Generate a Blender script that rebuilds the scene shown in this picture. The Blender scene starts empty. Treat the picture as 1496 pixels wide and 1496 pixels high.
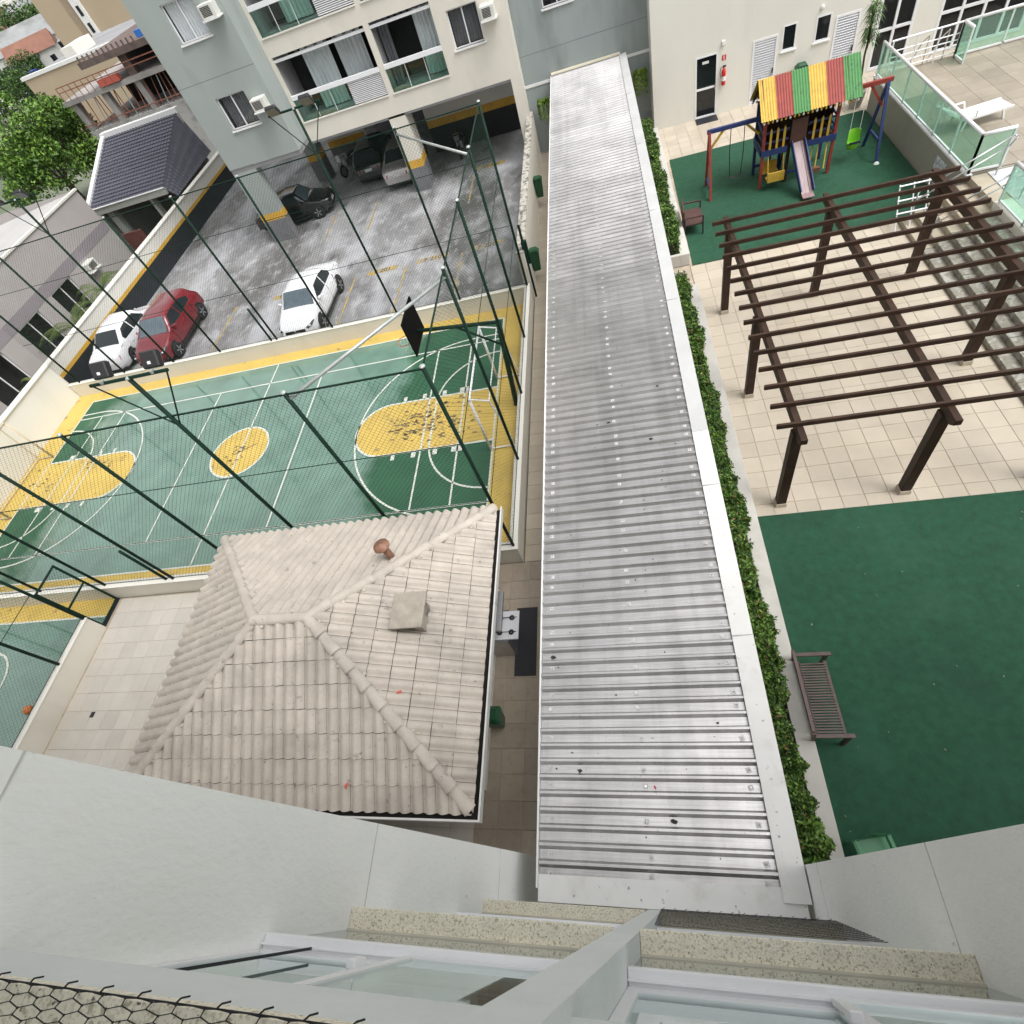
import bpy, bmesh, math, random
from mathutils import Vector, Matrix
R0 = random.Random(7)
SC = bpy.context.scene
COL = SC.collection
PI = math.pi

# ---------------------------------------------------------------- camera
CAMZ = 11.0
RW = ((0.96456911, 0.0473385, -0.25954866),
      (-0.10918995, -0.82393712, -0.55606221),
      (-0.24017493, 0.56470053, -0.7895754))      # world axes seen in the lens frame (x right, y down, z forward)
cd = bpy.data.cameras.new("camera")
cd.sensor_width = 36.0
cd.lens = 777.84 / 1496 * 36.0
cd.clip_start = 0.02
cd.clip_end = 6000
cam = bpy.data.objects.new("camera", cd)
COL.objects.link(cam)
M = Matrix((RW[0], [-v for v in RW[1]], [-v for v in RW[2]])).transposed()
cam.matrix_world = Matrix.Translation((0, 0, CAMZ)) @ M.to_4x4()
SC.camera = cam

# ---------------------------------------------------------------- overcast sky, weak soft sun
SUN_EL, SUN_AZ = math.radians(62), math.radians(115)
w = bpy.data.worlds.new("World"); SC.world = w; w.use_nodes = True
nt = w.node_tree; nt.nodes.clear()
sky = nt.nodes.new("ShaderNodeTexSky"); sky.sky_type = 'NISHITA'; sky.sun_disc = False
sky.sun_elevation = SUN_EL; sky.sun_rotation = SUN_AZ
sky.dust_density = 6.0; sky.air_density = 1.0; sky.ozone_density = 1.0
hs = nt.nodes.new("ShaderNodeHueSaturation"); hs.inputs['Saturation'].default_value = 0.06
bg = nt.nodes.new("ShaderNodeBackground"); bg.inputs['Strength'].default_value = 0.15
ow = nt.nodes.new("ShaderNodeOutputWorld")
nt.links.new(sky.outputs[0], hs.inputs['Color']); nt.links.new(hs.outputs[0], bg.inputs[0]); nt.links.new(bg.outputs[0], ow.inputs[0])
sl = bpy.data.lights.new("sun", 'SUN'); sl.energy = .6; sl.angle = math.radians(25); sl.color = (1, .98, .95)
so = bpy.data.objects.new("sun", sl); COL.objects.link(so)
so.rotation_euler = (math.radians(90) - SUN_EL, 0, PI - SUN_AZ)
SC.view_settings.view_transform = 'Standard'; SC.view_settings.look = 'None'
SC.view_settings.gamma = 1.0; SC.view_settings.use_curve_mapping = False
SC.view_settings.exposure = 0.8
SC.cycles.max_bounces = 8; SC.cycles.transparent_max_bounces = 24

# ---------------------------------------------------------------- materials
MATS = {}
def mat(name, col, rough=.65, var=.12, scale=2.0, bump=0.0, bscale=60.0, metal=0.0, rnd=0.0,
        stain=None, spec=.5, emit=None, coat=0.0, stretch=(1, 1, 1), fine=0.0, trans=0.0):
    """procedural surface: base colour, broad noise, per-object variation, optional stains (colour, amount, scale, lo, hi)"""
    if name in MATS: return MATS[name]
    m = bpy.data.materials.new(name); m.use_nodes = True; MATS[name] = m
    t = m.node_tree; n = t.nodes; L = t.links
    b = n["Principled BSDF"]
    b.inputs['Roughness'].default_value = rough; b.inputs['Metallic'].default_value = metal
    b.inputs['Specular IOR Level'].default_value = spec; b.inputs['Coat Weight'].default_value = coat
    b.inputs['Transmission Weight'].default_value = trans
    tc = n.new("ShaderNodeNewGeometry")
    mp = n.new("ShaderNodeMapping"); mp.inputs['Scale'].default_value = stretch
    L.new(tc.outputs['Position'], mp.inputs['Vector'])
    rgb = n.new("ShaderNodeRGB"); rgb.outputs[0].default_value = (*col, 1)
    cur = rgb.outputs[0]
    def mul(a, fac):
        x = n.new("ShaderNodeVectorMath"); x.operation = 'SCALE'
        L.new(a, x.inputs[0]); L.new(fac, x.inputs['Scale']); return x.outputs[0]
    def rng(v, a, c, lo=.3, hi=.7):
        r = n.new("ShaderNodeMapRange"); r.inputs[1].default_value = lo; r.inputs[2].default_value = hi
        r.inputs[3].default_value = a; r.inputs[4].default_value = c; L.new(v, r.inputs[0]); return r.outputs[0]
    def noise(sc, det=4):
        x = n.new("ShaderNodeTexNoise"); x.inputs['Scale'].default_value = sc; x.inputs['Detail'].default_value = det
        x.inputs['Roughness'].default_value = .6
        L.new(mp.outputs[0], x.inputs['Vector']); return x.outputs['Fac']
    if var: cur = mul(cur, rng(noise(scale), 1 - var, 1 + var))
    if fine: cur = mul(cur, rng(noise(bscale, 2), 1 - fine, 1 + fine))
    if rnd:
        oi = n.new("ShaderNodeObjectInfo"); cur = mul(cur, rng(oi.outputs['Random'], 1 - rnd, 1 + rnd, 0, 1))
    for s in (stain or []):
        mx = n.new("ShaderNodeMix"); mx.data_type = 'RGBA'
        L.new(rng(noise(s[2], 6), 0, s[1], s[3], s[4]), mx.inputs[0])
        L.new(cur, mx.inputs[6]); mx.inputs[7].default_value = (*s[0], 1); cur = mx.outputs[2]
    L.new(cur, b.inputs['Base Color'])
    if emit:
        b.inputs['Emission Color'].default_value = (*emit[0], 1); b.inputs['Emission Strength'].default_value = emit[1]
    if bump:
        bn = n.new("ShaderNodeBump"); bn.inputs['Strength'].default_value = bump; bn.inputs['Distance'].default_value = .01
        L.new(noise(bscale, 3), bn.inputs['Height']); L.new(bn.outputs[0], b.inputs['Normal'])
    return m

def glass(name, tint, refl=.12, rough=.02, film=0.0):
    if name in MATS: return MATS[name]
    m = bpy.data.materials.new(name); m.use_nodes = True; MATS[name] = m
    t = m.node_tree; n = t.nodes; n.clear()
    o = n.new("ShaderNodeOutputMaterial"); tr = n.new("ShaderNodeBsdfTransparent"); tr.inputs[0].default_value = (*tint, 1)
    g = n.new("ShaderNodeBsdfGlossy"); g.inputs['Roughness'].default_value = rough; g.inputs[0].default_value = (.95, 1, .98, 1)
    lw = n.new("ShaderNodeLayerWeight"); f = n.new("ShaderNodeMath"); f.operation = 'POWER'; f.inputs[1].default_value = 4.0; t.links.new(lw.outputs['Facing'], f.inputs[0])
    ad = n.new("ShaderNodeMath"); ad.operation = 'ADD'; ad.use_clamp = True; ad.inputs[1].default_value = refl + .03
    mx = n.new("ShaderNodeMixShader")
    t.links.new(f.outputs[0], ad.inputs[0]); t.links.new(ad.outputs[0], mx.inputs[0])
    t.links.new(tr.outputs[0], mx.inputs[1]); t.links.new(g.outputs[0], mx.inputs[2]); t.links.new(mx.outputs[0], o.inputs[0])
    if film:      # dust and laminate film scatter a little light
        df = n.new("ShaderNodeBsdfDiffuse"); df.inputs[0].default_value = (.55,.76,.68,1); m2 = n.new("ShaderNodeMixShader"); m2.inputs[0].default_value = film
        t.links.new(mx.outputs[0], m2.inputs[1]); t.links.new(df.outputs[0], m2.inputs[2]); t.links.new(m2.outputs[0], o.inputs[0])
    return m

# ---------------------------------------------------------------- mesh builder
WM = {}        # object name -> world matrix of its local frame
class MB:
    def __init__(s): s.v = []; s.f = []
    def add(s, vs, fs):
        k = len(s.v); s.v += [tuple(p) for p in vs]; s.f += [tuple(i + k for i in q) for q in fs]; return s
    def box(s, x0, x1, y0, y1, z0, z1):
        return s.add([(x0,y0,z0),(x1,y0,z0),(x1,y1,z0),(x0,y1,z0),(x0,y0,z1),(x1,y0,z1),(x1,y1,z1),(x0,y1,z1)],
                     [(0,3,2,1),(4,5,6,7),(0,1,5,4),(1,2,6,5),(2,3,7,6),(3,0,4,7)])
    def obox(s, mtx, sx, sy, sz):
        vs = [mtx @ Vector((a*sx/2, b*sy/2, c*sz/2)) for c in (-1,1) for a, b in ((-1,-1),(1,-1),(1,1),(-1,1))]
        return s.add(vs, [(0,3,2,1),(4,5,6,7),(0,1,5,4),(1,2,6,5),(2,3,7,6),(3,0,4,7)])
    def bar(s, p, q, a, b, up=(0,0,1)):
        p = Vector(p); q = Vector(q); d = (q-p); l = d.length; d.normalize(); up = Vector(up)
        if abs(d.dot(up)) > .98: up = Vector((0,1,0))
        x = d.cross(up).normalized(); y = x.cross(d)
        m = Matrix((x, d, y)).transposed().to_4x4(); m.translation = (p+q)/2
        return s.obox(m, a, l, b)
    def tube(s, p, q, r, n=6, r2=None):
        p = Vector(p); q = Vector(q); d = (q-p).normalized(); r2 = r if r2 is None else r2
        u = d.orthogonal().normalized(); v = d.cross(u)
        ring = lambda c, rr: [c + (u*math.cos(2*PI*i/n) + v*math.sin(2*PI*i/n))*rr for i in range(n)]
        return s.add(ring(p, r) + ring(q, r2), [(i,(i+1)%n,n+(i+1)%n,n+i) for i in range(n)] + [tuple(range(n))[::-1], tuple(range(n,2*n))])
    def path(s, pts, r, n=6):
        for a, b in zip(pts, pts[1:]): s.tube(a, b, r, n)
        return s
    def poly(s, pts): return s.add(pts, [tuple(range(len(pts)))])
    def prism(s, pts, d):
        d = Vector(d); n = len(pts); a = [Vector(p) for p in pts]
        return s.add(a + [p + d for p in a], [tuple(range(n))[::-1], tuple(range(n,2*n))] + [(i,(i+1)%n,n+(i+1)%n,n+i) for i in range(n)])
    def lathe(s, prof, c, n=12, axis=2):
        c = Vector(c); vs = []; m = len(prof)
        for i in range(n):
            a = 2*PI*i/n
            for r, z in prof:
                o = Vector((r*math.cos(a), r*math.sin(a), z))
                if axis == 0: o = Vector((z, o.x, o.y))
                if axis == 1: o = Vector((o.y, z, o.x))
                vs.append(c + o)
        return s.add(vs, [(i*m+j, ((i+1)%n)*m+j, ((i+1)%n)*m+j+1, i*m+j+1) for i in range(n) for j in range(m-1)])
    def sphere(s, c, r, n=10, m=7, sz=1):
        return s.lathe([(max(1e-4, r*math.sin(PI*i/m)), -r*sz*math.cos(PI*i/m)) for i in range(m+1)], c, n)
    def grid(s, rows):
        h = len(rows); k = len(rows[0])
        return s.add([p for r in rows for p in r], [(i*k+j, i*k+j+1, (i+1)*k+j+1, (i+1)*k+j) for i in range(h-1) for j in range(k-1)])
    def sheet(s, pts, z): return s.poly([(x, y, z) for x, y in pts])
    def bounds(s):
        xs, ys, zs = zip(*s.v); return (min(xs)+max(xs))/2, (min(ys)+max(ys))/2, min(zs)
    def build(s, name, m, parent=None, smooth=False, bevel=0.0, origin=None, fix=True, local=False, kind=None):
        if parent is not None: W = WM[parent.name]
        else: W = Matrix.Translation(Vector(origin if origin is not None else s.bounds()))
        vs = s.v if local else [W.inverted() @ Vector(p) for p in s.v]
        me = bpy.data.meshes.new(name); me.from_pydata([tuple(p) for p in vs], [], s.f); me.update()
        if fix or bevel:
            bm = bmesh.new(); bm.from_mesh(me)
            if fix: bmesh.ops.recalc_face_normals(bm, faces=bm.faces)
            if bevel:
                bmesh.ops.remove_doubles(bm, verts=bm.verts, dist=1e-5)
                bmesh.ops.bevel(bm, geom=[e for e in bm.edges], offset=bevel, segments=1, affect='EDGES', clamp_overlap=True)
            bm.to_mesh(me); bm.free()
        if smooth:
            me.polygons.foreach_set('use_smooth', [True]*len(me.polygons))
        me.materials.append(m)
        return link(name, me, parent, W, kind)

def link(name, me, parent=None, W=None, kind=None):
    o = bpy.data.objects.new(name, me); COL.objects.link(o)
    if parent is not None: o.parent = parent; WM[o.name] = WM[parent.name]
    else: o.matrix_world = W; WM[o.name] = W.copy()
    if kind: o['kind'] = kind
    return o
def piece(name, me, loc, parent, rot=None):
    """a repeated piece that shares mesh data; loc in world space, parent unrotated"""
    o = bpy.data.objects.new(name, me); COL.objects.link(o); o.parent = parent
    o.location = WM[parent.name].inverted() @ Vector(loc)
    if rot is not None: o.rotation_euler = rot
    WM[o.name] = WM[parent.name]
    return o
def tag(o, label, cat, group=None):
    o['label'] = label; o['category'] = cat
    if group: o['group'] = group
    return o
def thing(name, label, cat, loc=(0,0,0), rotz=0.0, group=None):
    o = bpy.data.objects.new(name, None); COL.objects.link(o)
    o.location = loc; o.rotation_euler = (0,0,rotz); o.empty_display_size = .2
    WM[o.name] = Matrix.Translation(Vector(loc)) @ Matrix.Rotation(rotz, 4, 'Z')
    return tag(o, label, cat, group)
def struct(name, mb, m, **k):
    o = mb.build(name, m, **k); o['kind'] = 'structure'; return o
def copy_tree(o, loc=None, rotz=None, label=None, parent=None):
    c = o.copy(); COL.objects.link(c)
    if parent is not None: c.parent = parent
    else:
        if loc is not None: c.location = loc
        if rotz is not None: c.rotation_euler = (0,0,rotz)
        if label: c['label'] = label
    WM[c.name] = WM[o.name]
    for ch in list(o.children): copy_tree(ch, parent=c)
    return c
def jit(a): return R0.uniform(-a, a)

# ---------------------------------------------------------------- palette
m_wall   = mat("cream_render", (.67,.635,.56), .8, .05, .6, bump=.12, bscale=25, stain=[((.42,.39,.33), .35, .9, .55, .8)], stretch=(1,1,.35))
m_annex  = mat("pale_render", (.70,.68,.62), .8, .04, .5, bump=.08, bscale=25, stain=[((.45,.43,.37), .3, .7, .55, .85)], stretch=(1,1,.4))
m_green  = mat("grey_green_render", (.315,.35,.335), .8, .06, .5, bump=.08, bscale=25, stain=[((.2,.22,.2), .6, .8, .52, .8)], stretch=(1,1,.3))
m_sidew  = mat("white_facade_paint", (.86,.86,.835), .75, .05, 2.2, bump=.5, bscale=26, stain=[((.38,.38,.37), .55, 13, .68, .73), ((.66,.64,.58), .3, 2.2, .52, .75), ((.6,.6,.58), .15, 16, .62, .72)], stretch=(1,1,.55))
m_bluew  = mat("grey_blue_paint", (.66,.69,.69), .75, .05, 2, bump=.35, bscale=45)
m_white  = mat("white_paint", (.75,.75,.74), .5, .04, 2)
m_alu    = mat("white_aluminium", (.78,.78,.80), .35, .03, 3, stain=[((.5,.5,.5), .25, 6, .6, .8)])
m_granite= mat("speckled_granite", (.78,.73,.60), .35, .08, 8, bump=.05, bscale=150,
               stain=[((.34,.30,.20), .8, 60, .56, .61), ((.50,.46,.34), .6, 110, .52, .58), ((.05,.05,.045), .95, 75, .63, .66)])
m_tile   = mat("beige_floor_tile", (.47,.41,.33), .38, .06, 1.3, rnd=.07, bump=.03, bscale=80, fine=.04,
               stain=[((.44,.34,.22), .38, .55, .52, .8), ((.5,.42,.32), .3, 6, .55, .75)])
m_tile2  = mat("pale_terrace_tile", (.50,.465,.415), .38, .06, 1.3, rnd=.05, bump=.03, bscale=80, fine=.04,
               stain=[((.46,.38,.26), .45, .55, .54, .8), ((.42,.37,.31), .35, 5, .55, .75)])
m_tiled  = mat("shaded_wet_tile", (.37,.31,.245), .32, .1, 2.2, rnd=.09, bump=.03, bscale=80, fine=.06,
               stain=[((.2,.15,.1), .55, 1.1, .48, .78), ((.26,.2,.15), .5, 7, .52, .7)])  # darker tile: passage shade and wetness both put into the colour
m_grout  = mat("tile_grout", (.38,.32,.245), .9, .2, 3)
m_conc   = mat("stained_concrete", (.25,.25,.253), .42, .22, .4, bump=.2, bscale=14, fine=.06,
               stain=[((.40,.40,.42), .8, .55, .46, .60), ((.085,.08,.075), .85, .26, .47, .60), ((.42,.42,.44), .6, 2.2, .53, .66), ((.07,.07,.068), .65, .9, .60, .68), ((.50,.50,.52), .45, 6, .58, .68)], stretch=(1,.55,1))
m_black  = mat("black_paint", (.018,.019,.024), .6, .2, 2)
m_yellow = mat("yellow_paint", (.62,.36,.05), .6, .12, 2, stain=[((.4,.27,.1), .4, 3, .55, .75)])
m_turf   = mat("green_rubber_mat", (.010,.062,.030), .9, .22, 6, bump=.25, bscale=200, fine=.35, stain=[((.022,.085,.052), .6, .7, .5, .72), ((.006,.034,.02), .5, .45, .52, .7), ((.2,.3,.22), .6, 26, .73, .76)])
m_wood   = mat("dark_stained_wood", (.042,.023,.015), .55, .3, 3, bump=.15, bscale=40, rnd=.15, spec=.22, stretch=(1,1,1))
m_dgreen = mat("dark_green_paint", (.007,.026,.017), .55, .2, 4, spec=.15, stain=[((.06,.06,.05), .35, 14, .62, .72)])
m_galv   = mat("galvanised_tube", (.42,.45,.44), .45, .15, 6, metal=.4)
m_wire   = mat("green_coated_wire", (.010,.030,.021), .6, .1, 5, spec=.15)
m_bin    = mat("green_bin_plastic", (.01,.075,.03), .4, .1, 3)
m_steel  = mat("stainless_steel", (.5,.5,.52), .28, .1, 4, metal=.9, stain=[((.2,.18,.15), .5, 7, .58, .7)])
m_glassd = mat("dark_window_glass", (.012,.014,.016), .06, .3, 2, spec=.6)
m_curt   = mat("pale_curtain", (.62,.66,.68), .9, .08, 2)
m_gcurt  = mat("grey_curtain", (.16,.16,.18), .9, .15, 2)
g_green  = glass("green_glass", (.42,.66,.56), .05)
g_pool   = glass("pale_green_glass", (.70,.88,.80), .0, film=.13)
g_clear  = glass("window_glass", (.84,.86,.86), .03)
m_lime   = mat("lime_plastic", (.25,.62,.05), .4, .05)
m_red    = mat("red_paint", (.25,.036,.026), .6, .18, 5)
m_blue   = mat("blue_paint", (.018,.035,.13), .6, .15, 5)
m_yplay  = mat("yellow_play_paint", (.52,.33,.045), .6, .15, 5)
m_dark   = mat("dark_interior", (.03,.03,.032), .9, .2, 2)
# ================================================================ ground
m_ground = mat("city_ground", (.16,.17,.13), .95, .3, .05, stain=[((.05,.09,.03), .8, .03, .45, .6), ((.3,.28,.25), .6, .08, .5, .6)])
g = MB(); g.sheet([(-3000,-600),(900,-600),(900,3000),(-3000,3000)], -1.2); struct('ground', g, m_ground, origin=(0,0,-1.2))
m_street = mat("street_asphalt", (.12,.12,.125), .9, .2, .3)

# paved base of the whole plot, with its tiles laid on top
def tile_mesh(s, m, h=.03):
    b = MB(); b.box(-s/2, s/2, -s/2, s/2, -h, 0)
    me = bpy.data.meshes.new('tile'); me.from_pydata(b.v, [], b.f); me.materials.append(m); me.update()
    bm = bmesh.new(); bm.from_mesh(me); bmesh.ops.bevel(bm, geom=[e for e in bm.edges if all(v.co.z > -.001 for v in e.verts)], offset=.004, segments=1, affect='EDGES'); bm.to_mesh(me); bm.free()
    return me
P = .465
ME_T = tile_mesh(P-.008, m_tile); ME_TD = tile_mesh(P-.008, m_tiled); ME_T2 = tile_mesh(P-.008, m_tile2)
def floor(name, x0, x1, y0, y1, spans, ox, oy, me, rest=None):
    """a paved floor: slab + one piece per tile inside the visible spans; the others joined"""
    f = struct(name, MB().box(x0, x1, y0, y1, -.3, -.012), m_grout)
    k = 0; st = MB()
    i0 = math.floor((x0-ox)/P)-1; j0 = math.floor((y0-oy)/P)-1
    for i in range(i0, math.ceil((x1-ox)/P)+1):
        for j in range(j0, math.ceil((y1-oy)/P)+1):
            cx = ox + (i+.5)*P; cy = oy + (j+.5)*P
            if cx-P/2 < x0-.02 or cx+P/2 > x1+.02 or cy-P/2 < y0-.02 or cy+P/2 > y1+.02: continue
            if any(a-P <= cx <= b+P and c-P <= cy <= d+P for a, b, c, d in spans) and k < 298:
                piece('tile', me, (cx, cy, jit(.0012)), f); k += 1
            else: st.box(cx-P/2+.004, cx+P/2-.004, cy-P/2+.004, cy+P/2-.004, -.03, 0)
    if st.v:
        st.build('tiles_beyond', me.materials[0], f, kind='stuff')
    return f
floor('terrace_floor', -15.54, -3.73, .25, 6.325, [(-15.6,-9.7,.2,6.4)], -15.36, .25, ME_T2)
floor('walkway_floor', -2.95, 1.7, 6.34, 28.9, [(-2.95,-2.1,6.4,28.8)], -2.95, 6.34, ME_T)
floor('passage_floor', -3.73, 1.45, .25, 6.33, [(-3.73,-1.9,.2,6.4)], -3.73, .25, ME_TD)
floor('patio_floor', 2.36, 8.43, 6.82, 17.05, [(2.3,8.5,6.9,17.1)], 2.36, 6.82, ME_T)
floor('forecourt_floor', 1.71, 16.5, 24.595, 27.85, [(2.3,9.9,24.7,27.9)], 1.71, 24.595, ME_T)
floor('hedge_gap_floor', 1.46, 2.35, 15.55, 17.15, [(1.4,2.4,15.5,17.2)], 1.46, 15.55, ME_T)

# ================================================================ sports court
m_court = bpy.data.materials.new("wet_green_court"); m_court.use_nodes = True
def wet(m, base, wet_sheen):
    """acrylic paint with a rain film: puddled areas are smoother and mirror the sky, with more sky sheen painted into their colour"""
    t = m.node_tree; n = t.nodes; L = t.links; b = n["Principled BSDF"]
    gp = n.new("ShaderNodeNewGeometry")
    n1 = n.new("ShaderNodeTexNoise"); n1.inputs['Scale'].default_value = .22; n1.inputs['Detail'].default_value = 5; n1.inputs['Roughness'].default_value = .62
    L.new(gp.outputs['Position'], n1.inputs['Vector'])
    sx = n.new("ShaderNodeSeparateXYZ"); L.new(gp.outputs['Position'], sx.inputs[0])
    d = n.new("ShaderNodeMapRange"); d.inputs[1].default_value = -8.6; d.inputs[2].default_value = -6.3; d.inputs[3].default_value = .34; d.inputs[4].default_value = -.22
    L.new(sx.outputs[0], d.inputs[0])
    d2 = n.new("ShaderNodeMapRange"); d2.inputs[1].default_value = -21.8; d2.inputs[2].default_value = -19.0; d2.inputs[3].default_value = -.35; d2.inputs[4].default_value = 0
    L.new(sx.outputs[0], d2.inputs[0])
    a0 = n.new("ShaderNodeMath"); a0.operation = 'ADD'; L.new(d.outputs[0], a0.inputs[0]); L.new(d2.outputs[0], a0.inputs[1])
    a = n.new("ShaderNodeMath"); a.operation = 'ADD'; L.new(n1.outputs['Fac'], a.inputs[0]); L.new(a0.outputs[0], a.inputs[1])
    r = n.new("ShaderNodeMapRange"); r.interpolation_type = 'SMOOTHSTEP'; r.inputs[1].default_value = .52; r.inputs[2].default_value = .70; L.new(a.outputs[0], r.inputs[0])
    mx = n.new("ShaderNodeMix"); mx.data_type = 'RGBA'; mx.inputs[6].default_value = (*base, 1); mx.inputs[7].default_value = (*wet_sheen, 1)
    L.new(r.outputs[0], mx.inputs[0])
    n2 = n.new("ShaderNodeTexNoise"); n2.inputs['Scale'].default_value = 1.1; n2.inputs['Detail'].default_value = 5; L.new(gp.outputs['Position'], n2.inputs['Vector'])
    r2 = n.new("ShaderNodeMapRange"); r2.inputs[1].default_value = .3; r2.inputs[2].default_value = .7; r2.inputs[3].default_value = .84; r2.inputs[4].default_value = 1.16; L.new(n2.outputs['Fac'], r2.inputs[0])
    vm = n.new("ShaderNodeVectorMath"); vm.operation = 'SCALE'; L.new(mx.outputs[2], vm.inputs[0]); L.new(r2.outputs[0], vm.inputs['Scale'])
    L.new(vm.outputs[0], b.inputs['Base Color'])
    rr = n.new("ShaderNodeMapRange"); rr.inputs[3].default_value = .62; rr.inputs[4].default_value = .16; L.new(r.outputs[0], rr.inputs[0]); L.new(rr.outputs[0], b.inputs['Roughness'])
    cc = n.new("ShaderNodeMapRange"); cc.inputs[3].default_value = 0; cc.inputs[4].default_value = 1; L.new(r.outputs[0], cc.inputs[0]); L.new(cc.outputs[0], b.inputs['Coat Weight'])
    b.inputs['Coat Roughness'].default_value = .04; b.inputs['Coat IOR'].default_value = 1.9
wet(m_court, (.022,.088,.044), (.115,.215,.165))  # second colour is paler: sky sheen painted into the wet areas
m_cyel = mat("yellow_court_paint", (.54,.385,.095), .5, .12, 1.0, bump=.05, bscale=60, fine=.05, stain=[((.42,.30,.12), .45, .8, .54, .72), ((.16,.12,.08), .8, 2.2, .62, .69), ((.1,.08,.06), .7, 1.6, .70, .74)])
m_cline = mat("white_court_line", (.56,.58,.52), .5, .1, 3, stain=[((.3,.4,.33), .5, 5, .58, .7)])

court = struct('court_floor', MB().box(-23.95, -3.18, 6.4, 17.0, -.35, -.004).box(-23.95, -15.55, .25, 6.4, -.35, -.004), m_cyel)
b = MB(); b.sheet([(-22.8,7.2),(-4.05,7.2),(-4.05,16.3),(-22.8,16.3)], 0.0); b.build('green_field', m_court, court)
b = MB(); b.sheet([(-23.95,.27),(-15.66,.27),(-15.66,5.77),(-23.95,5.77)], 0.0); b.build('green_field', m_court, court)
ZL = .009
def ring(c, r, wd, a0, a1, n=40, ry=None):
    ry = ry or r
    p = [(c[0]+(r+s*wd/2)*math.cos(a), c[1]+(ry+s*wd/2)*math.sin(a)) for s in (1,-1) for a in [a0+(a1-a0)*i/n for i in range(n+1)]]
    q = MB(); k = n+1
    q.add([(x, y, ZL) for x, y in p], [(i, i+1, k+i+1, k+i) for i in range(n)]); return q
def line(x0, y0, x1, y1, wd=.07):
    d = Vector((x1-x0, y1-y0, 0)).normalized(); nn = Vector((-d.y, d.x, 0))*wd/2
    q = MB(); q.poly([(x0+nn.x, y0+nn.y, ZL), (x0-nn.x, y0-nn.y, ZL), (x1-nn.x, y1-nn.y, ZL), (x1+nn.x, y1+nn.y, ZL)]); return q
def key(side):
    xe = -4.05 if side > 0 else -22.8; xs = xe - side*3.62; cy = 11.66; r = 1.12
    arc = [(xs - side*r*math.cos(a), cy + r*math.sin(a)) for a in [PI/2 - PI*i/28 for i in range(29)]]
    pts = [(xe, cy+r)] + arc + [(xe, cy-r)]
    q = MB(); q.sheet(pts, .004); q.build('key_area', m_cyel, court)
    o = MB(); zz = ZL; inner = []
    for i, p in enumerate(pts):
        pr = Vector(pts[max(i-1,0)]); nx = Vector(pts[min(i+1,len(pts)-1)]); t = (nx-pr).normalized(); nn = Vector((-t.y, t.x))*.035
        inner.append(((p[0]+nn.x, p[1]+nn.y, zz), (p[0]-nn.x, p[1]-nn.y, zz)))
    o.grid([[a for a, _ in inner], [b_ for _, b_ in inner]]); o.build('court_line', m_cline, court)
    for sy in (1, -1):
        for dx, wd in ((.95,.34),(1.75,.14),(2.45,.14),(3.15,.12)):
            t = MB(); y0 = cy + sy*(r+.05); t.sheet([(xe-side*dx, y0),(xe-side*(dx+wd), y0),(xe-side*(dx+wd), y0+sy*.2),(xe-side*dx, y0+sy*.2)], ZL)
            t.build('lane_mark', m_cline, court)
    # three-point arc and goal area
    c3 = (xe - side*.95, 11.7)
    a0 = PI/2 if side > 0 else -PI/2
    ring(c3, 3.76, .06, a0, a0+PI).build('court_line', m_cline, court)
    for sy in (1,-1): line(xe, 11.7+sy*3.76, c3[0], 11.7+sy*3.76, .06).build('court_line', m_cline, court)
    for sy in (1,-1):
        ac = (xe, 11.66+sy*.81)
        aa = (PI/2, PI) if (side > 0 and sy > 0) else (PI, 1.5*PI) if side > 0 else (0, PI/2) if sy > 0 else (-PI/2, 0)
        ring(ac, 2.05, .06, aa[0], aa[1], 20).build('court_line', m_cline, court)
    line(xe-side*2.05, 11.66-.81, xe-side*2.05, 11.66+.81, .06).build('court_line', m_cline, court)
key(1); key(-1)
q = MB(); q.sheet([(-13.37+1.12*math.cos(2*PI*i/40), 11.75+1.12*math.sin(2*PI*i/40)) for i in range(40)], .004); q.build('centre_disc', m_cyel, court)
ring((-13.37,11.75), 1.12, .07, 0, 2*PI, 48).build('court_line', m_cline, court)
for x0,y0,x1,y1 in [(-22.8,16.3,-4.05,16.3),(-22.8,7.2,-4.05,7.2),(-22.8,7.2,-22.8,16.3),(-4.05,7.2,-4.05,16.3),(-22.8,8.3,-4.05,8.3),(-22.8,15.18,-4.05,15.18),
        (-13.32,7.2,-13.32,16.3),(-11.04,8.3,-11.04,15.18),(-15.58,8.3,-15.58,15.18),(-6.36,8.3,-6.36,15.18),(-5.15,8.3,-5.15,15.18),(-20.35,8.3,-20.35,15.18),(-21.57,8.3,-21.57,15.18),
        (-23.9,5.77,-15.68,5.77)]:
    line(x0,y0,x1,y1,.055).build('court_line', m_cline, court)
ring((-19.3,3.8), 1.0, .07, 0, 2*PI, 40).build('court_line', m_cline, court)

# flaking paint and scuffs
pk = MB(); rr = random.Random(31)
for cx, cy, sx, sy, n_ in ((-6.55,11.75,.75,.45,150),(-5.3,11.5,.3,.3,25),(-13.37,11.75,.25,.3,26),(-22.6,11.4,.35,.6,30),(-19.9,12.3,.5,.25,26)):
    for _ in range(n_):
        x, y = rr.gauss(cx,sx), rr.gauss(cy,sy); r_ = rr.uniform(.012,.055)
        if not (-23.8 < x < -3.4 and 7 < y < 16.5): continue
        k = rr.randint(5,8); a0 = rr.random()*6; e_ = rr.uniform(1,2.4)
        pk.sheet([(x+r_*e_*rr.uniform(.5,1.2)*math.cos(a0+2*PI*i/k), y+r_*rr.uniform(.5,1.2)*math.sin(a0+2*PI*i/k)) for i in range(k)], .0125)
pk.build('flaked_paint', mat('bare_court_base', (.17,.125,.07), .8, .3, 8), court, kind='stuff')
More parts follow.
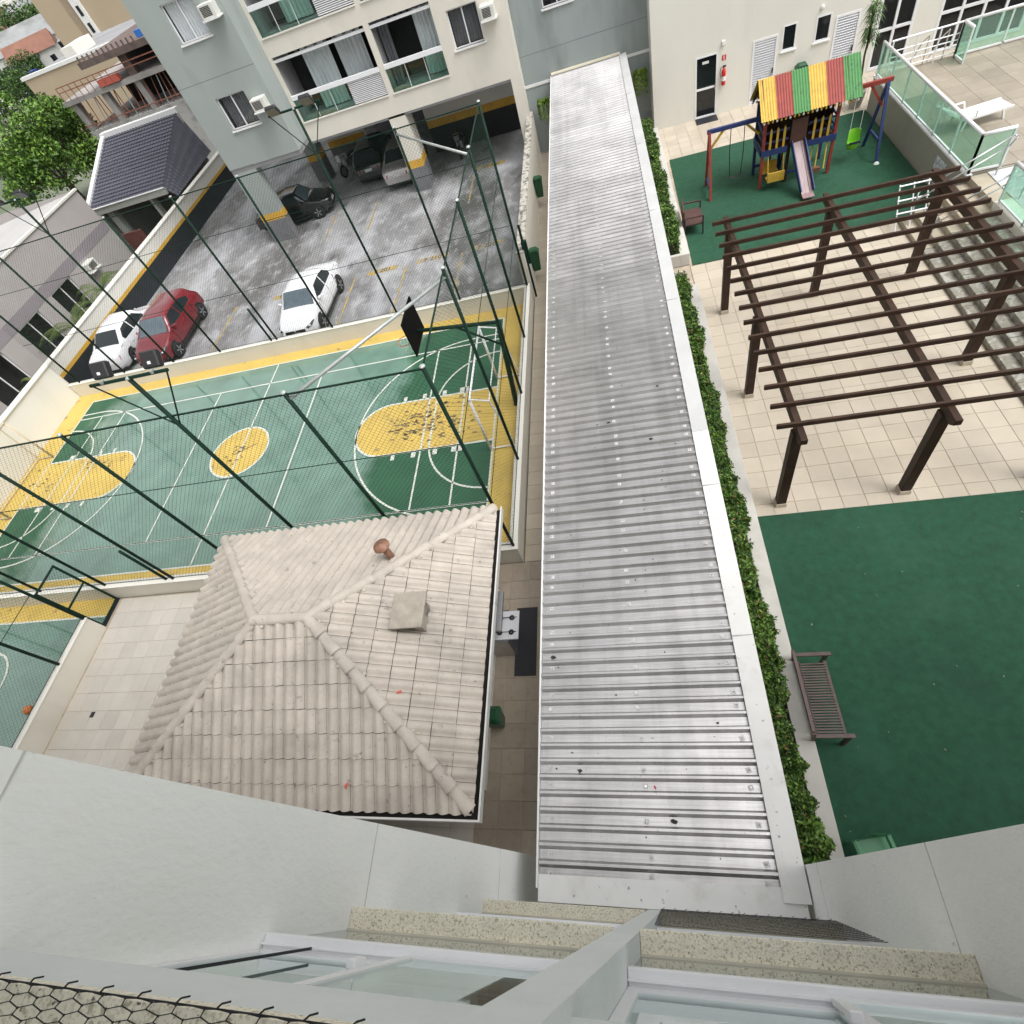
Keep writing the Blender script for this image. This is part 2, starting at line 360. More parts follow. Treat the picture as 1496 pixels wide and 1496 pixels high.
line(-13.55,11.62,-12.75,12.0,.05).build('scuff_mark', mat('bare_court_base', (.17,.125,.07)), court)

# low walls round the court
def tcap(name, label, box, cat='wall', m=m_wall):
    t = thing(name, label, cat, ((box[0]+box[1])/2, (box[2]+box[3])/2, -.3))
    MB().box(box[0], box[1], box[2], box[3], -.3, box[4]-.03).build('wall_body', m, t, bevel=.006)
    MB().box(box[0]-.015, box[1]+.015, box[2]-.015, box[3]+.015, box[4]-.03, box[4]).build('coping', m_annex, t, bevel=.008)
    return t
tcap('low_wall', 'low cream wall between the sports court and the small tiled-roof pavilion', (-23.9,-2.98,6.36,6.56,.62))
tcap('low_wall', 'long narrow cream wall along the walkway beside the court end line', (-3.17,-2.99,6.575,16.88,.62))
tcap('low_wall', 'low cream wall along the beige terrace left of the tiled-roof pavilion', (-15.62,-15.43,.28,5.42,.66))
far = tcap('retaining_wall', 'low cream retaining wall between the court and the car park', (-23.9,-3.0,16.90,17.06,.64))
t = thing('boundary_wall', 'tall white boundary wall with yellow stripe and black base beside the car park', 'wall', (-24.05,26,-1.2))
MB().box(-24.2,-23.96,.2,17.05,-1.2,1.64).build('court_section', m_annex, t)
MB().box(-24.2,-23.94,17.05,44,-1.2,1.64).build('car_park_section', m_annex, t)
MB().box(-23.94,-23.932,17.07,43.9,.94,1.1).build('yellow_stripe', m_yellow, t)
MB().box(-23.94,-23.930,17.07,43.9,0,.938).build('black_base', m_black, t)
MB().box(-24.24,-23.90,.2,44,1.64,1.70).build('coping', m_annex, t, bevel=.01)
t = thing('boundary_wall', 'stained cream wall with two green bins between car park and metal roofed walkway', 'wall', (-3.08,23,-.3))
MB().box(-3.2,-2.93,17.08,28.8,-.3,1.72).build('wall_body', m_wall, t)
MB().box(-3.205,-2.92,17.08,28.8,1.72,1.76).build('coping', mat("mossy_coping", (.42,.40,.35), .9, .2, 3, stain=[((.06,.055,.05), .85, 6.5, .48, .6)]), t, bevel=.008)

# car park slab
park = struct('car_park', MB().box(-23.95,-3.18,17.04,44,-.3,0), m_conc)
m_pyel = mat("worn_yellow_marking", (.40,.28,.07), .7, .2, 4, stain=[((.25,.25,.25), .95, 2.5, .44, .58)])
for x in (-6.2,-8.75,-11.2,-13.7,-17.4,-21.25):
    q = MB(); q.sheet([(x-.05,17.2),(x+.05,17.2),(x+.09,21.4),(x-.01,21.4)], .004); q.build('bay_line', m_pyel, park)
for x in (-13.9,-11.5,-6.3):
    q = MB(); q.sheet([(x-.05,25.6),(x+.05,25.6),(x+.05,28.4),(x-.05,28.4)], .004); q.build('bay_line', m_pyel, park)
def ground_text(txt, x, y, z, size, parent, m):
    cu = bpy.data.curves.new('bay_number', 'FONT'); cu.body = txt; cu.size = size; cu.align_x = 'CENTER'; cu.align_y = 'CENTER'
    o = bpy.data.objects.new('tmp', cu); COL.objects.link(o)
    dg = bpy.context.evaluated_depsgraph_get(); me = bpy.data.meshes.new_from_object(o.evaluated_get(dg))
    bpy.data.objects.remove(o)
    me.materials.clear(); me.materials.append(m)
    o = piece('bay_number', me, (x, y, z), parent)
    return o
for x, y, s in ((-5.08,21.5,'F 220'),(-7.5,21.5,'F 210'),(-9.85,21.5,'F 201'),(-5.45,29.0,'O 1 0'),(-14.6,21.3,'F 209')):
    q = MB(); q.sheet([(x-.72,y-.17),(x+.72,y-.17),(x+.72,y+.17),(x-.72,y+.17)], .004); q.build('number_panel', m_pyel, park)
    ground_text(s, x, y, .008, .36, park, m_black)

# green rubber mats
struct('play_mat', MB().prism([(2.44,17.06,0),(9.78,17.06,0),(9.78,24.74,0),(2.58,24.74,0)], (0,0,.018)), m_turf)
struct('lawn_mat', MB().prism([(2.38,.3,0),(11,.3,0),(11,6.96,0),(2.41,6.96,0)], (0,0,.018)), m_turf)
struct('mat_base', MB().box(2.36,11,.28,6.965,-.3,-.001), m_grout)
struct('mat_base', MB().box(2.36,9.79,17.055,24.59,-.3,-.001), m_grout)
# ================================================================ facades
class Face:
    """a vertical wall plane: u along the wall, v up, d outwards"""
    def __init__(s, o, u, n): s.o = Vector(o); s.u = Vector(u); s.n = Vector(n)
    def p(s, u, v, d=0): return s.o + s.u*u + Vector((0,0,1))*v + s.n*d
    def box(s, mb, u0, u1, v0, v1, d0, d1):
        return mb.add([s.p(u,v,d) for v in (v0,v1) for u, d in ((u0,d0),(u1,d0),(u1,d1),(u0,d1))],
                      [(0,3,2,1),(4,5,6,7),(0,1,5,4),(1,2,6,5),(2,3,7,6),(3,0,4,7)])
    def wall(s, mb, u0, u1, v0, v1, holes, depth=.2):
        us = sorted({u0,u1,*[h[i] for h in holes for i in (0,1)]}); vs = sorted({v0,v1,*[h[i] for h in holes for i in (2,3)]})
        us = [u for u in us if u0 <= u <= u1]; vs = [v for v in vs if v0 <= v <= v1]
        for a, b in zip(us, us[1:]):
            for c, d in zip(vs, vs[1:]):
                if any(h[0] <= (a+b)/2 <= h[1] and h[2] <= (c+d)/2 <= h[3] for h in holes): continue
                mb.poly([s.p(a,c), s.p(b,c), s.p(b,d), s.p(a,d)])
        for a, b, c, d in holes:
            for q in ((a,c,b,c),(b,c,b,d),(b,d,a,d),(a,d,a,c)):
                mb.poly([s.p(q[0],q[1]), s.p(q[2],q[3]), s.p(q[2],q[3],-depth), s.p(q[0],q[1],-depth)])
        return mb
def frame(F, mb, u0, u1, v0, v1, t, d0, d1, mids=(), rails=()):
    F.box(mb,u0,u1,v0,v0+t,d0,d1); F.box(mb,u0,u1,v1-t,v1,d0,d1); F.box(mb,u0,u0+t,v0+t,v1-t,d0,d1); F.box(mb,u1-t,u1,v0+t,v1-t,d0,d1)
    for m_ in mids: F.box(mb, m_-t/2, m_+t/2, v0+t, v1-t, d0, d1)
    for r in rails: F.box(mb, u0+t, u1-t, r-t/2, r+t/2, d0, d1-.004)
    return mb
def curtain(mb, F, u0, u1, v0, v1, d, amp=.04, wl=.16):
    n = max(6, int((u1-u0)/wl*6)); ph = R0.random()*6
    row = [(u0+(u1-u0)*i/n, d + amp*math.sin(ph + 2*PI*(u1-u0)*i/n/wl) + amp*.5*math.sin(ph*2+9*i/n)) for i in range(n+1)]
    mb.grid([[F.p(u,v0,dd) for u, dd in row], [F.p(u+.02*math.sin(u*9),v1,dd*1.0) for u, dd in row]]); return mb
def window(bld, F, u0, u1, v0, v1, dark=True, curt=None, cd_=.2, sill=True, mids=None, depth=.12, rails=()):
    """two-leaf sliding window set in a hole of the given size"""
    fr = frame(F, MB(), u0, u1, v0, v1, .045, -depth-.02, -depth+.03, mids if mids is not None else ((u0+u1)/2,), rails).build('window', m_alu, bld)
    mm = [u0] + list(mids if mids is not None else ((u0+u1)/2,)) + [u1]
    for a, b in zip(mm, mm[1:]):
        q = MB(); q.poly([F.p(a+.02,v0+.03,-depth), F.p(b-.02,v0+.03,-depth), F.p(b-.02,v1-.03,-depth), F.p(a+.02,v1-.03,-depth)])
        q.build('pane', g_clear, fr, fix=False)
    q = MB(); q.poly([F.p(u0,v0,-.75), F.p(u1,v0,-.75), F.p(u1,v1,-.75), F.p(u0,v1,-.75)]); 
    q.poly([F.p(u0,v0,-.75), F.p(u0,v0,-depth-.03), F.p(u0,v1,-depth-.03), F.p(u0,v1,-.75)]); q.poly([F.p(u1,v0,-.75), F.p(u1,v0,-depth-.03), F.p(u1,v1,-depth-.03), F.p(u1,v1,-.75)])
    q.poly([F.p(u0,v0,-.75), F.p(u1,v0,-.75), F.p(u1,v0,-depth-.03), F.p(u0,v0,-depth-.03)]); q.poly([F.p(u0,v1,-.75), F.p(u1,v1,-.75), F.p(u1,v1,-depth-.03), F.p(u0,v1,-depth-.03)])
    q.build('room', m_dark, fr, fix=False)
    if curt: curtain(MB(), F, u0+.05, u1-.05, v0+.04, v1-.04, -depth-cd_, .03, .13).build('curtain', curt, fr, smooth=True)
    if sill: F.box(MB(), u0-.06, u1+.06, v0-.06, v0, -depth, .06).build('window_sill', m_white, fr)
    return fr

# ---------------------------------------------------------------- apartment block across the car park
apt = thing('apartment_building', 'grey-green and cream apartment block standing on pillars over the car park', 'building', (-9.6,30,-.3))
ZT = 26.0; PITCH = 3.06
FG = Face((0,26.8,0), (1,0,0), (0,-1,0))
FC = Face((0,28.2,0), (1,0,0), (0,-1,0))
FS = Face((-13.36,0,0), (0,1,0), (1,0,0))
FM = Face((0,28.9,0), (1,0,0), (0,-1,0))
gwin = []; 
for k in range(7):
    z = 4.92 + PITCH*k
    gwin.append((-15.8,-14.4,z,z+1.2))
q = MB(); FG.wall(q, -17.1, -13.36, 3.54, ZT, gwin, .14)
FS.wall(q, 26.8, 28.2, 3.54, ZT, [], .1)
q.poly([(-17.1,26.8,3.54),(-17.1,42,3.54),(-17.1,42,ZT),(-17.1,26.8,ZT)])
q.build('grey_green_wall', m_green, apt)
for i, h in enumerate(gwin):
    window(apt, FG, *h, curt=(m_gcurt, mat('white_blind', (.78,.78,.82), .9, .05))[i % 2], cd_=(.2,.07)[i % 2])
m_groove = mat("facade_groove", (.12,.13,.125), .9, .2)
for k in range(5):
    FG.box(MB(), -17.1, -13.37, 6.76+PITCH*k, 6.775+PITCH*k, 0, .002).build('groove', m_groove, apt)
FG.box(MB(), -17.1, -15.8, 3.56, 3.575, 0, .002).build('groove', m_groove, apt)
# cream wing
holes = []; NF = 4
for k in range(NF):
    z = 4.1 + PITCH*k
    holes += [(-13.2,-8.9,z,z+2.4), (-8.65,-6.02,z,z+2.4), (-5.47,-4.2,z+.7,z+1.95)]
q = MB(); FC.wall(q, -13.355, -3.06, 3.31, ZT, holes, .13)
q.poly([(-3.06,28.2,-.3),(-3.06,28.9,-.3),(-3.06,28.9,ZT),(-3.06,28.2,ZT)])
FC.box(q, -3.52, -3.062, 0, 3.308, -.5, -.002)
q.build('cream_wall', m_wall, apt)
for k in range(NF):
    z = 4.1 + PITCH*k
    window(apt, FC, -5.47, -4.2, z+.7, z+1.95, curt=m_gcurt)
    for bi, (u0, u1) in enumerate(((-13.2,-8.9),(-8.65,-6.02))):
        bal = MB()
        for a, b in (((u0,-.12),(u0,-1.7)),((u1,-.12),(u1,-1.7))):
            bal.poly([FC.p(a[0],z,a[1]), FC.p(b[0],z,b[1]), FC.p(b[0],z+2.4,b[1]), FC.p(a[0],z+2.4,a[1])])
        bal.poly([FC.p(u0,z+2.4,-.12),FC.p(u1,z+2.4,-.12),FC.p(u1,z+2.4,-1.7),FC.p(u0,z+2.4,-1.7)])
        bal.poly([FC.p(u0,z,-.12),FC.p(u1,z,-.12),FC.p(u1,z,-1.7),FC.p(u0,z,-1.7)])
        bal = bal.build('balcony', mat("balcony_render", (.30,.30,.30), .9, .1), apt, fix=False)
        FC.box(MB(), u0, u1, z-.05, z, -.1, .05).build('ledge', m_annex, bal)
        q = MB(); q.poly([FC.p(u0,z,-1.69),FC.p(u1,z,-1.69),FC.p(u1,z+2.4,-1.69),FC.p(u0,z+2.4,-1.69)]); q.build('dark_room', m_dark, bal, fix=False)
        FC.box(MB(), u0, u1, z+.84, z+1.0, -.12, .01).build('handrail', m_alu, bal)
        FC.box(MB(), u0, u1, z+2.2, z+2.3, -.12, -.06).build('track', m_alu, bal)
        lv = u1-1.62 if bi == 0 else u1
        n = 3; 
        for i in range(n):
            a = u0+(lv-u0)*i/n+.012; b_ = u0+(lv-u0)*(i+1)/n-.012
            q = MB(); q.poly([FC.p(a,z+.01,-.06),FC.p(b_,z+.01,-.06),FC.p(b_,z+.84,-.06),FC.p(a,z+.84,-.06)]); q.build('glass_panel', g_green, bal, fix=False)
            if i: FC.box(MB(), a-.022, a-.002, z, z+.84, -.08, -.05).build('mullion', m_alu, bal)
        if bi == 0:
            FC.box(MB(), lv+.01, u1-.01, z+.01, z+.84, -.11, -.10).build('louvre_back', m_gcurt, bal)
            for i in range(13): 
                q = MB(); zz = z+.03+i*.0625
                FC.box(q, lv+.02, u1-.02, zz, zz+.034, -.06, -.03); q.build('louvre_slat', m_alu, bal, fix=False)
        c = m_curt
        if bi == 0:
            curtain(MB(), FC, u0+1.0, u0+2.25, z+.05, z+2.25, -.9, .05, .2).build('curtain', c, bal, smooth=True)
            curtain(MB(), FC, u0+2.55, u1-.45, z+.05, z+2.25, -.9, .05, .2).build('curtain', c, bal, smooth=True)
        else:
            curtain(MB(), FC, u1-.95, u1-.08, z+.05, z+2.25, -.7, .05, .16).build('curtain', c, bal, smooth=True)
            curtain(MB(), FC, u0+.1, u0+.5, z+.05, z+2.25, -.8, .05, .14).build('curtain', m_gcurt, bal, smooth=True)
        q = MB()
        for i in range(9): FC.box(q, u0+.1+i*(u1-u0-.2)/9, u0+.25+i*(u1-u0-.2)/9, z+2.3, z+2.39, -.2, -.19)
        q.build('folded_screen', m_gcurt, bal)
# underside, pillars, rear walls of the covered parking
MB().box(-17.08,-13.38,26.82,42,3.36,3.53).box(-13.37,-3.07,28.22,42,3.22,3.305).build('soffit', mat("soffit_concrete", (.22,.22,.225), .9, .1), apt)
def pillar(x0, x1, y0, y1, m):
    p = MB().box(x0,x1,y0,y1,0,3.36).build('pillar', m, apt)
    MB().box(x0-.004,x1+.004,y0-.004,y1+.004,1.06,1.4).build('yellow_band', m_yellow, p)
    MB().box(x0-.006,x1+.006,y0-.006,y1+.006,0,1.059).build('grey_base', mat("grey_base_paint", (.17,.17,.18), .7, .15, 3), p)
pillar(-17.08,-15.85,26.82,27.3,m_green); pillar(-9.3,-8.5,28.22,29.3,m_wall); pillar(-16.3,-15.5,33.1,33.9,m_green)
w_ = MB().box(-8.8,-3.07,32.4,32.6,0,3.33).build('rear_wall', m_annex, apt)
MB().box(-8.8,-3.07,32.39,32.4,1.16,1.5).build('yellow_band', m_yellow, w_)
MB().box(-8.8,-3.07,32.385,32.4,0,1.16).build('black_base', m_black, w_)
w_ = MB().box(-15.7,-13.3,35.2,35.4,0,3.33).build('rear_wall', m_annex, apt)
MB().box(-15.7,-13.3,35.19,35.2,.8,1.15).build('yellow_band', m_yellow, w_)
MB().box(-15.7,-13.3,35.185,35.2,0,.8).build('grey_base', mat("grey_base_paint", (.17,.17,.18)), w_)
MB().box(-23.9,-3.07,41.8,42,0,3.36).build('rear_wall', mat("rear_wall_grey", (.2,.2,.2), .9, .2, 1), apt)
# recessed stair wing with the walkway roof
q = MB(); FM.wall(q, -3.06, 2.3, -.3, ZT, [(-1.75,-.55,5.0+PITCH*k,6.2+PITCH*k) for k in range(5)], .14)
q.build('recessed_wall', mat("stained_grey_render", (.285,.32,.32), .8, .08, .6, stain=[((.15,.18,.17), .8, .9, .47, .72)], stretch=(1,1,.22)), apt)
for k in range(5): window(apt, FM, -1.75, -.55, 5.0+PITCH*k, 6.2+PITCH*k, curt=None)
FM.box(MB(), -3.06, 2.3, 2.6, 2.7, 0, .03).build('white_trim', m_white, apt)
FM.box(MB(), -3.06, 2.3, 3.72, 3.735, 0, .002).build('groove', m_groove, apt)

def ac_unit(F, u, v, wd, label):
    t = thing('air_conditioner', label, 'air conditioner', F.p(u, v, 0), group=None)
    F.box(MB(), u-wd/2, u+wd/2, v, v+.42, -.05, .42).build('casing', mat("ac_white", (.62,.62,.58), .5, .08, 4), t, bevel=.012)
    for i in range(7): F.box(MB(), u-wd/2+.07, u+wd/2-.14, v+.07+i*.042, v+.1+i*.042, .42, .424).build('grille_slat', mat("ac_grille", (.05,.045,.04), .7), t)
    F.box(MB(), u-wd/2-.05, u+wd/2+.05, v-.05, v-.002, 0, .46).build('shelf', m_white, t)
ac_unit(FG, -13.88, 5.36, .62, 'white window air conditioner on the grey-green wall, above the black sedan')
ac_unit(FG, -13.88, 8.42, .62, 'white window air conditioner high on the grey-green wall, one floor above another unit')
ac_unit(FC, -3.8, 5.47, .55, 'white window air conditioner on the cream wall beside the small two-pane window')

# ---------------------------------------------------------------- pale annex with service doors
FA = Face((0,27.85,0), (1,0,0), (0,-1,0))
anx = thing('service_building', 'pale low building with glass doors and white louvred doors behind the playground', 'building', (9,30,-.3))
doorh = [(4.02,4.9,0,2.2), (6.22,7.15,0,2.2), (9.2,10.08,0,2.2), (7.3,7.82,1.57,2.4), (8.5,9.05,1.55,2.37), (10.72,12.05,.05,3.1), (12.9,16.0,.05,3.1)]
q = MB(); FA.wall(q, 2.3, 17, -.3, 13, doorh, .12); q.poly([(2.3,27.85,-.3),(2.3,28.9,-.3),(2.3,28.9,13),(2.3,27.85,13)]); q.poly([(2.3,27.85,13),(17,27.85,13),(17,40,13),(2.3,40,13)])
q.build('wall', m_annex, anx)
FA.box(MB(), 2.3, 17, 4.45, 4.465, 0, .002).build('groove', mat("pale_groove", (.4,.38,.34), .9), anx)
fd = frame(FA, MB(), 4.02,4.9,0,2.2,.06,-.08,.01,(),(1.05,)).build('glass_door', m_alu, anx)
q = MB(); q.poly([FA.p(4.05,.03,-.05),FA.p(4.87,.03,-.05),FA.p(4.87,2.17,-.05),FA.p(4.05,2.17,-.05)]); q.build('pane', m_glassd, fd, fix=False)
FA.box(MB(), 4.3,4.55,1.9,1.99,-.045,-.035).build('notice', m_white, fd)
FA.box(MB(), 4.8,4.84,.95,1.15,.01,.05).build('handle', m_steel, fd)
for u0, u1 in ((6.22,7.15),(9.2,10.08)):
    fd = frame(FA, MB(), u0,u1,0,2.2,.07,-.08,.015).build('louvred_door', m_alu, anx)
    for i in range(25):
        zz = .08+i*.0825
        q = MB(); q.add([FA.p(u0+.07,zz,.012),FA.p(u1-.07,zz,.012),FA.p(u1-.07,zz+.05,-.06),FA.p(u0+.07,zz+.05,-.06)],[(0,1,2,3)]); q.build('slat', m_alu, fd, fix=False)
    FA.box(MB(), u0+.05,u1-.05,.05,2.15,-.1,-.09).build('louvre_back', m_gcurt, fd)
    FA.box(MB(), u1-.13,u1-.09,.95,1.12,.015,.06).build('handle', m_black, fd)
for h in doorh[3:5]:
    wf = frame(FA, MB(), *h, .05, -.08, .01).build('window', m_alu, anx)
    q = MB(); q.poly([FA.p(h[0]+.03,h[2]+.03,-.05),FA.p(h[1]-.03,h[2]+.03,-.05),FA.p(h[1]-.03,h[3]-.03,-.05),FA.p(h[0]+.03,h[3]-.03,-.05)]); q.build('pane', m_glassd, wf, fix=False)
    FA.box(MB(), h[0]-.04,h[1]+.04,h[2]-.05,h[2],-.05,.05).build('window_sill', m_white, wf)
for h, mids in ((doorh[5],(11.38,)),(doorh[6],(13.68,14.45,15.2))):
    wf = frame(FA, MB(), *h, .09, -.09, .01, mids, (1.3,2.35)).build('glass_front', m_alu, anx)
    q = MB(); q.poly([FA.p(h[0],h[2],-.05),FA.p(h[1],h[2],-.05),FA.p(h[1],h[3],-.05),FA.p(h[0],h[3],-.05)]); q.build('pane', m_glassd, wf, fix=False)
tag(FA.box(MB(), 4.02,4.9,0,.02,.05,.62).build('door_mat', m_black), 'black door mat in front of the glass service door', 'door mat')
tag(FA.box(MB(), 5.02,5.14,2.38,2.52,0,.08).build('emergency_lamp', m_white, bevel=.01), 'small white emergency lamp box above the red extinguisher', 'lamp')
tag(MB().lathe([(.0,0),(.07,.02),(.07,.08),(.0,.1)], FA.p(8.64,2.62,.08), 10, 1).build('security_camera', m_white), 'small round white security camera above the narrow windows', 'camera')

# fire extinguisher + sign
t = thing('fire_extinguisher', 'red fire extinguisher hanging on the pale wall beside the glass door', 'extinguisher', FA.p(5.13,1.0,.1))
MB().lathe([(0,0),(.075,.01),(.08,.05),(.08,.46),(.06,.54),(.03,.58),(.03,.62),(0,.62)], FA.p(5.13,1.04,.1), 12).build('cylinder', mat("extinguisher_red", (.55,.02,.02), .3, .05), t, smooth=True)
MB().lathe([(.082,0),(.082,.16)], FA.p(5.13,1.2,.1), 12).build('white_label', m_white, t)
MB().box(5.08,5.2,27.72,27.76,1.66,1.72).build('valve', m_black, t)
MB().path([(5.1,27.75,1.68),(5.0,27.73,1.66),(4.98,27.72,1.5),(5.03,27.7,1.3)], .012).build('hose', m_black, t)
t = thing('fire_sign', 'small red and white fire sign above the extinguisher', 'sign', FA.p(5.13,1.86,0))
FA.box(MB(), 5.05,5.21,1.86,2.04,0,.006).build('plate', mat("sign_red", (.55,.03,.02), .5), t)
FA.box(MB(), 5.115,5.145,1.88,2.02,.006,.009).build('pictogram', m_white, t)
# own-building side pieces of the recess: between walkway and hedge
# ================================================================ the building the photo is taken from
own = thing('apartment_tower', 'white facade recess dropping away below the balcony, with granite sills', 'building', (0,-.5,-.3))
XL, XR, YF, YW = -2.16, 1.364, .28, -.30
TOP = 17.0
q = MB()
q.poly([(XL,YW-.2,-.3),(XL,YF,-.3),(XL,YF,TOP),(XL,YW-.2,TOP)])
q.poly([(XR,YW-.2,-.3),(XR,YF,-.3),(XR,YF,TOP),(XR,YW-.2,TOP)])
q.poly([(XL,YF,-.3),(-26,YF,-.3),(-26,YF,TOP),(XL,YF,TOP)]); q.poly([(XR,YF,-.3),(26,YF,-.3),(26,YF,TOP),(XR,YF,TOP)])
q.build('side_wall', m_sidew, own, fix=False)
for x, s in ((XL,1),(XR,-1)):
    for z in (3.56,6.85,9.52):
        MB().box(min(x,x+s*.003),max(x,x+s*.003),YW,YF,z,z+.008).build('groove', mat("wall_groove", (.52,.52,.50), .9, .2, 9), own)
    for z in (3.56,6.85,9.52): pass
SILL = (4.13, 7.03, 9.93, 12.85)
FO = Face((0,0,0), (1,0,0), (0,1,0))
GP = YW - .03                    # glazing plane
for k, z in enumerate(SILL):
    zh = z + 2.28                # window head
    nxt = SILL[k+1] if k+1 < len(SILL) else z+2.9
    # spandrel above the head
    MB().box(XL,XR,YW-.2,YW+.035,zh,nxt-.045).build('spandrel', m_bluew, own)
    if k == 0: MB().box(XL,XR,YW-.2,YW+.03,-.3,z-.045).build('spandrel', m_bluew, own)
    MB().box(-.44,-.295,YW-.2,-.225,z-.62,z+2.28).build('pier', m_bluew, own)
    for wi, (a, b) in enumerate(((XL+.002,-.442),(-.293,XR-.002))):
        MB().box(a,b,YW-.25,-.212,z-.04,z).build('granite_sill', m_granite, own, bevel=.004)
        wn = MB().box(a,b,GP-(.075 if wi == 0 else .12),GP+.028,z+.82,z+.875).build('window_rail', m_alu, own, bevel=.005)
        MB().box(a,b,GP-.012,GP-.004,z+.002,z+.82).build('lower_pane', mat("grey_green_glazing", (.17,.215,.20), .015, .05, spec=.9), wn)
        MB().box(a,b,GP-.02,GP+.006,z+.001,z+.02).build('glazing_bead', mat("brown_sealant", (.58,.54,.44), .6), wn)
        for i in range(3): MB().box(a,b,GP-.07+i*.026,GP-.062+i*.026,z+.875,z+.893).build('track', m_alu, wn)
        mid = (a+b)/2
        for j, (c, d) in enumerate(((a,mid+.03),(mid-.03,b))):
            yy = GP-.05+.035*j
            sash = frame(FO, MB(), c, d, z+.893, zh-.01, .05, yy-.012, yy+.012).build('sash', m_alu, wn)
            MB().box(c+.05,d-.05,yy-.004,yy+.004,z+.943,zh-.06).build('pane', glass("sash_glass", (.72,.80,.79), .04), wn)
        MB().box(mid-.07,mid-.03,GP-.01,GP+.025,z+1.32,z+1.42).build('latch', m_alu, wn, bevel=.004)
    MB().box(-1.856,-1.852,GP-.02,GP-.008,z+.9,zh-.02).build('gasket', m_black, own)
    MB().box(XL,XR,-3.0,-2.9,z-.1,z+2.78).build('room_wall', mat("room_grey", (.45,.47,.47), .9, .1), own)
    MB().box(XL,XR,-2.9,GP-.13,z-.9,z-.8).build('room_floor', mat("room_floor", (.16,.15,.14), .5, .1), own)
    MB().box(XL,XR,-.62,GP-.122,z+.80,z+.84).build('inner_ledge', m_alu, own)
    MB().box(-1.62,-1.30,-.60,GP-.125,z+.84,z+.845).build('ledge_slab', mat("grey_ledge", (.36,.40,.40), .4), own)
    MB().box(-.98,-.62,-.60,GP-.125,z+.84,z+.845).build('ledge_slab', mat("dark_ledge", (.10,.11,.105), .3), own)
MB().box(XL,XR,-6,-3.02,-.3,TOP).build('core', m_bluew, own)
# black safety nets
m_net = mat("black_net_cord", (.012,.012,.013), .7, .1)
def net(label, corners, nu, nv, r, sag=0):
    """knotted net: cords over a bilinear patch"""
    A, B, C, D = [Vector(c) for c in corners]
    P_ = lambda s, t: (A*(1-s)+B*s)*(1-t) + (D*(1-s)+C*s)*t + Vector((0, -sag*math.sin(PI*t)*(.7+.3*math.sin(s*9)), 0))
    t_ = thing('safety_net', label, 'net', tuple(A))
    q = MB()
    node = {}
    def nd(i, j):
        if (i, j) not in node: node[(i, j)] = P_(min(1,max(0,(i+jit(.10))/nu)), min(1,max(0,(j + (.2 if (i+j) % 2 else -.2) + jit(.06))/nv)))
        return node[(i, j)]
    for j in range(nv+1):
        q.path([nd(i, j) for i in range(nu+1)], r, 4)
        if j < nv:
            for i in range(nu+1):
                if (i+j) % 2: q.tube(nd(i, j), nd(i, j+1), r, 4); q.sphere(nd(i, j), r*2.2, 5, 3)
    q.build('cords', m_net, t_, kind='stuff')
    q = MB(); q.path([P_(i/nu, 0) for i in range(nu+1)], r*1.4, 5)
    for i in range(0, nu, 3):
        p = P_((i+.4)/nu, 0); q.path([p, p+Vector((0,.004,.018)), p+Vector((.012,.012,.024)), p+Vector((.02,.014,.012))], r*1.5, 4)
    q.build('edge_rope', m_net, t_)
net('black knotted net tied along the speckled sill beside the camera', [(XL+.02,-.210,9.940),(-.46,-.210,9.940),(-.46,-.325,9.99),(XL+.02,-.325,9.99)], 60, 8, .0011, .0)
net('dark net stretched over the lower window where the metal walkway roof meets the facade', [(-.28,-.20,4.0),(XR-.02,-.20,4.0),(XR-.02,-.26,5.6),(-.28,-.26,5.6)], 44, 32, .0017, .0)
# ================================================================ metal walkway roof
m_metal = bpy.data.materials.new("weathered_zinc_sheet"); m_metal.use_nodes = True
def metal_nodes(m):
    t = m.node_tree; n = t.nodes; L = t.links; b = n["Principled BSDF"]
    b.inputs['Metallic'].default_value = .85; b.inputs['Roughness'].default_value = .30
    gp = n.new("ShaderNodeNewGeometry"); oi = n.new("ShaderNodeObjectInfo")
    def nz(sc, stretch, det=5):
        mp = n.new("ShaderNodeMapping"); mp.inputs['Scale'].default_value = stretch; L.new(gp.outputs['Position'], mp.inputs[0])
        x = n.new("ShaderNodeTexNoise"); x.inputs['Scale'].default_value = sc; x.inputs['Detail'].default_value = det; x.inputs['Roughness'].default_value = .65
        L.new(mp.outputs[0], x.inputs['Vector']); return x.outputs['Fac']
    def mr(v, a, c, lo, hi):
        r = n.new("ShaderNodeMapRange"); r.inputs[1].default_value = lo; r.inputs[2].default_value = hi; r.inputs[3].default_value = a; r.inputs[4].default_value = c; L.new(v, r.inputs[0]); return r.outputs[0]
    def mul(a, c):
        x = n.new("ShaderNodeMath"); x.operation = 'MULTIPLY'; L.new(a, x.inputs[0]); L.new(c, x.inputs[1]); return x.outputs[0]
    f = mul(mr(nz(.9, (1.2,1.3,1)), .82, 1.0, .36, .56), mr(nz(9, (.12,5,1)), .86, 1.05, .38, .6))
    f = mul(f, mr(nz(1.6, (1.9,.06,1), 3), .90, 1.0, .38, .50))
    f = mul(f, mr(nz(30, (1,1,1), 3), .55, 1.0, .28, .36))
    f = mul(f, mr(oi.outputs['Random'], .90, 1.05, 0, 1))
    vm = n.new("ShaderNodeVectorMath"); vm.operation = 'SCALE'; vm.inputs[0].default_value = (.57,.557,.552); L.new(f, vm.inputs['Scale'])
    L.new(vm.outputs[0], b.inputs['Base Color'])
metal_nodes(m_metal)
RX0, RX1, RZ = -1.84, 1.12, 2.8
wr = thing('walkway_roof', 'long corrugated grey metal roof covering the walkway between the two buildings', 'roof', (-.3,14,0))
PW = 1.025; NP = 28
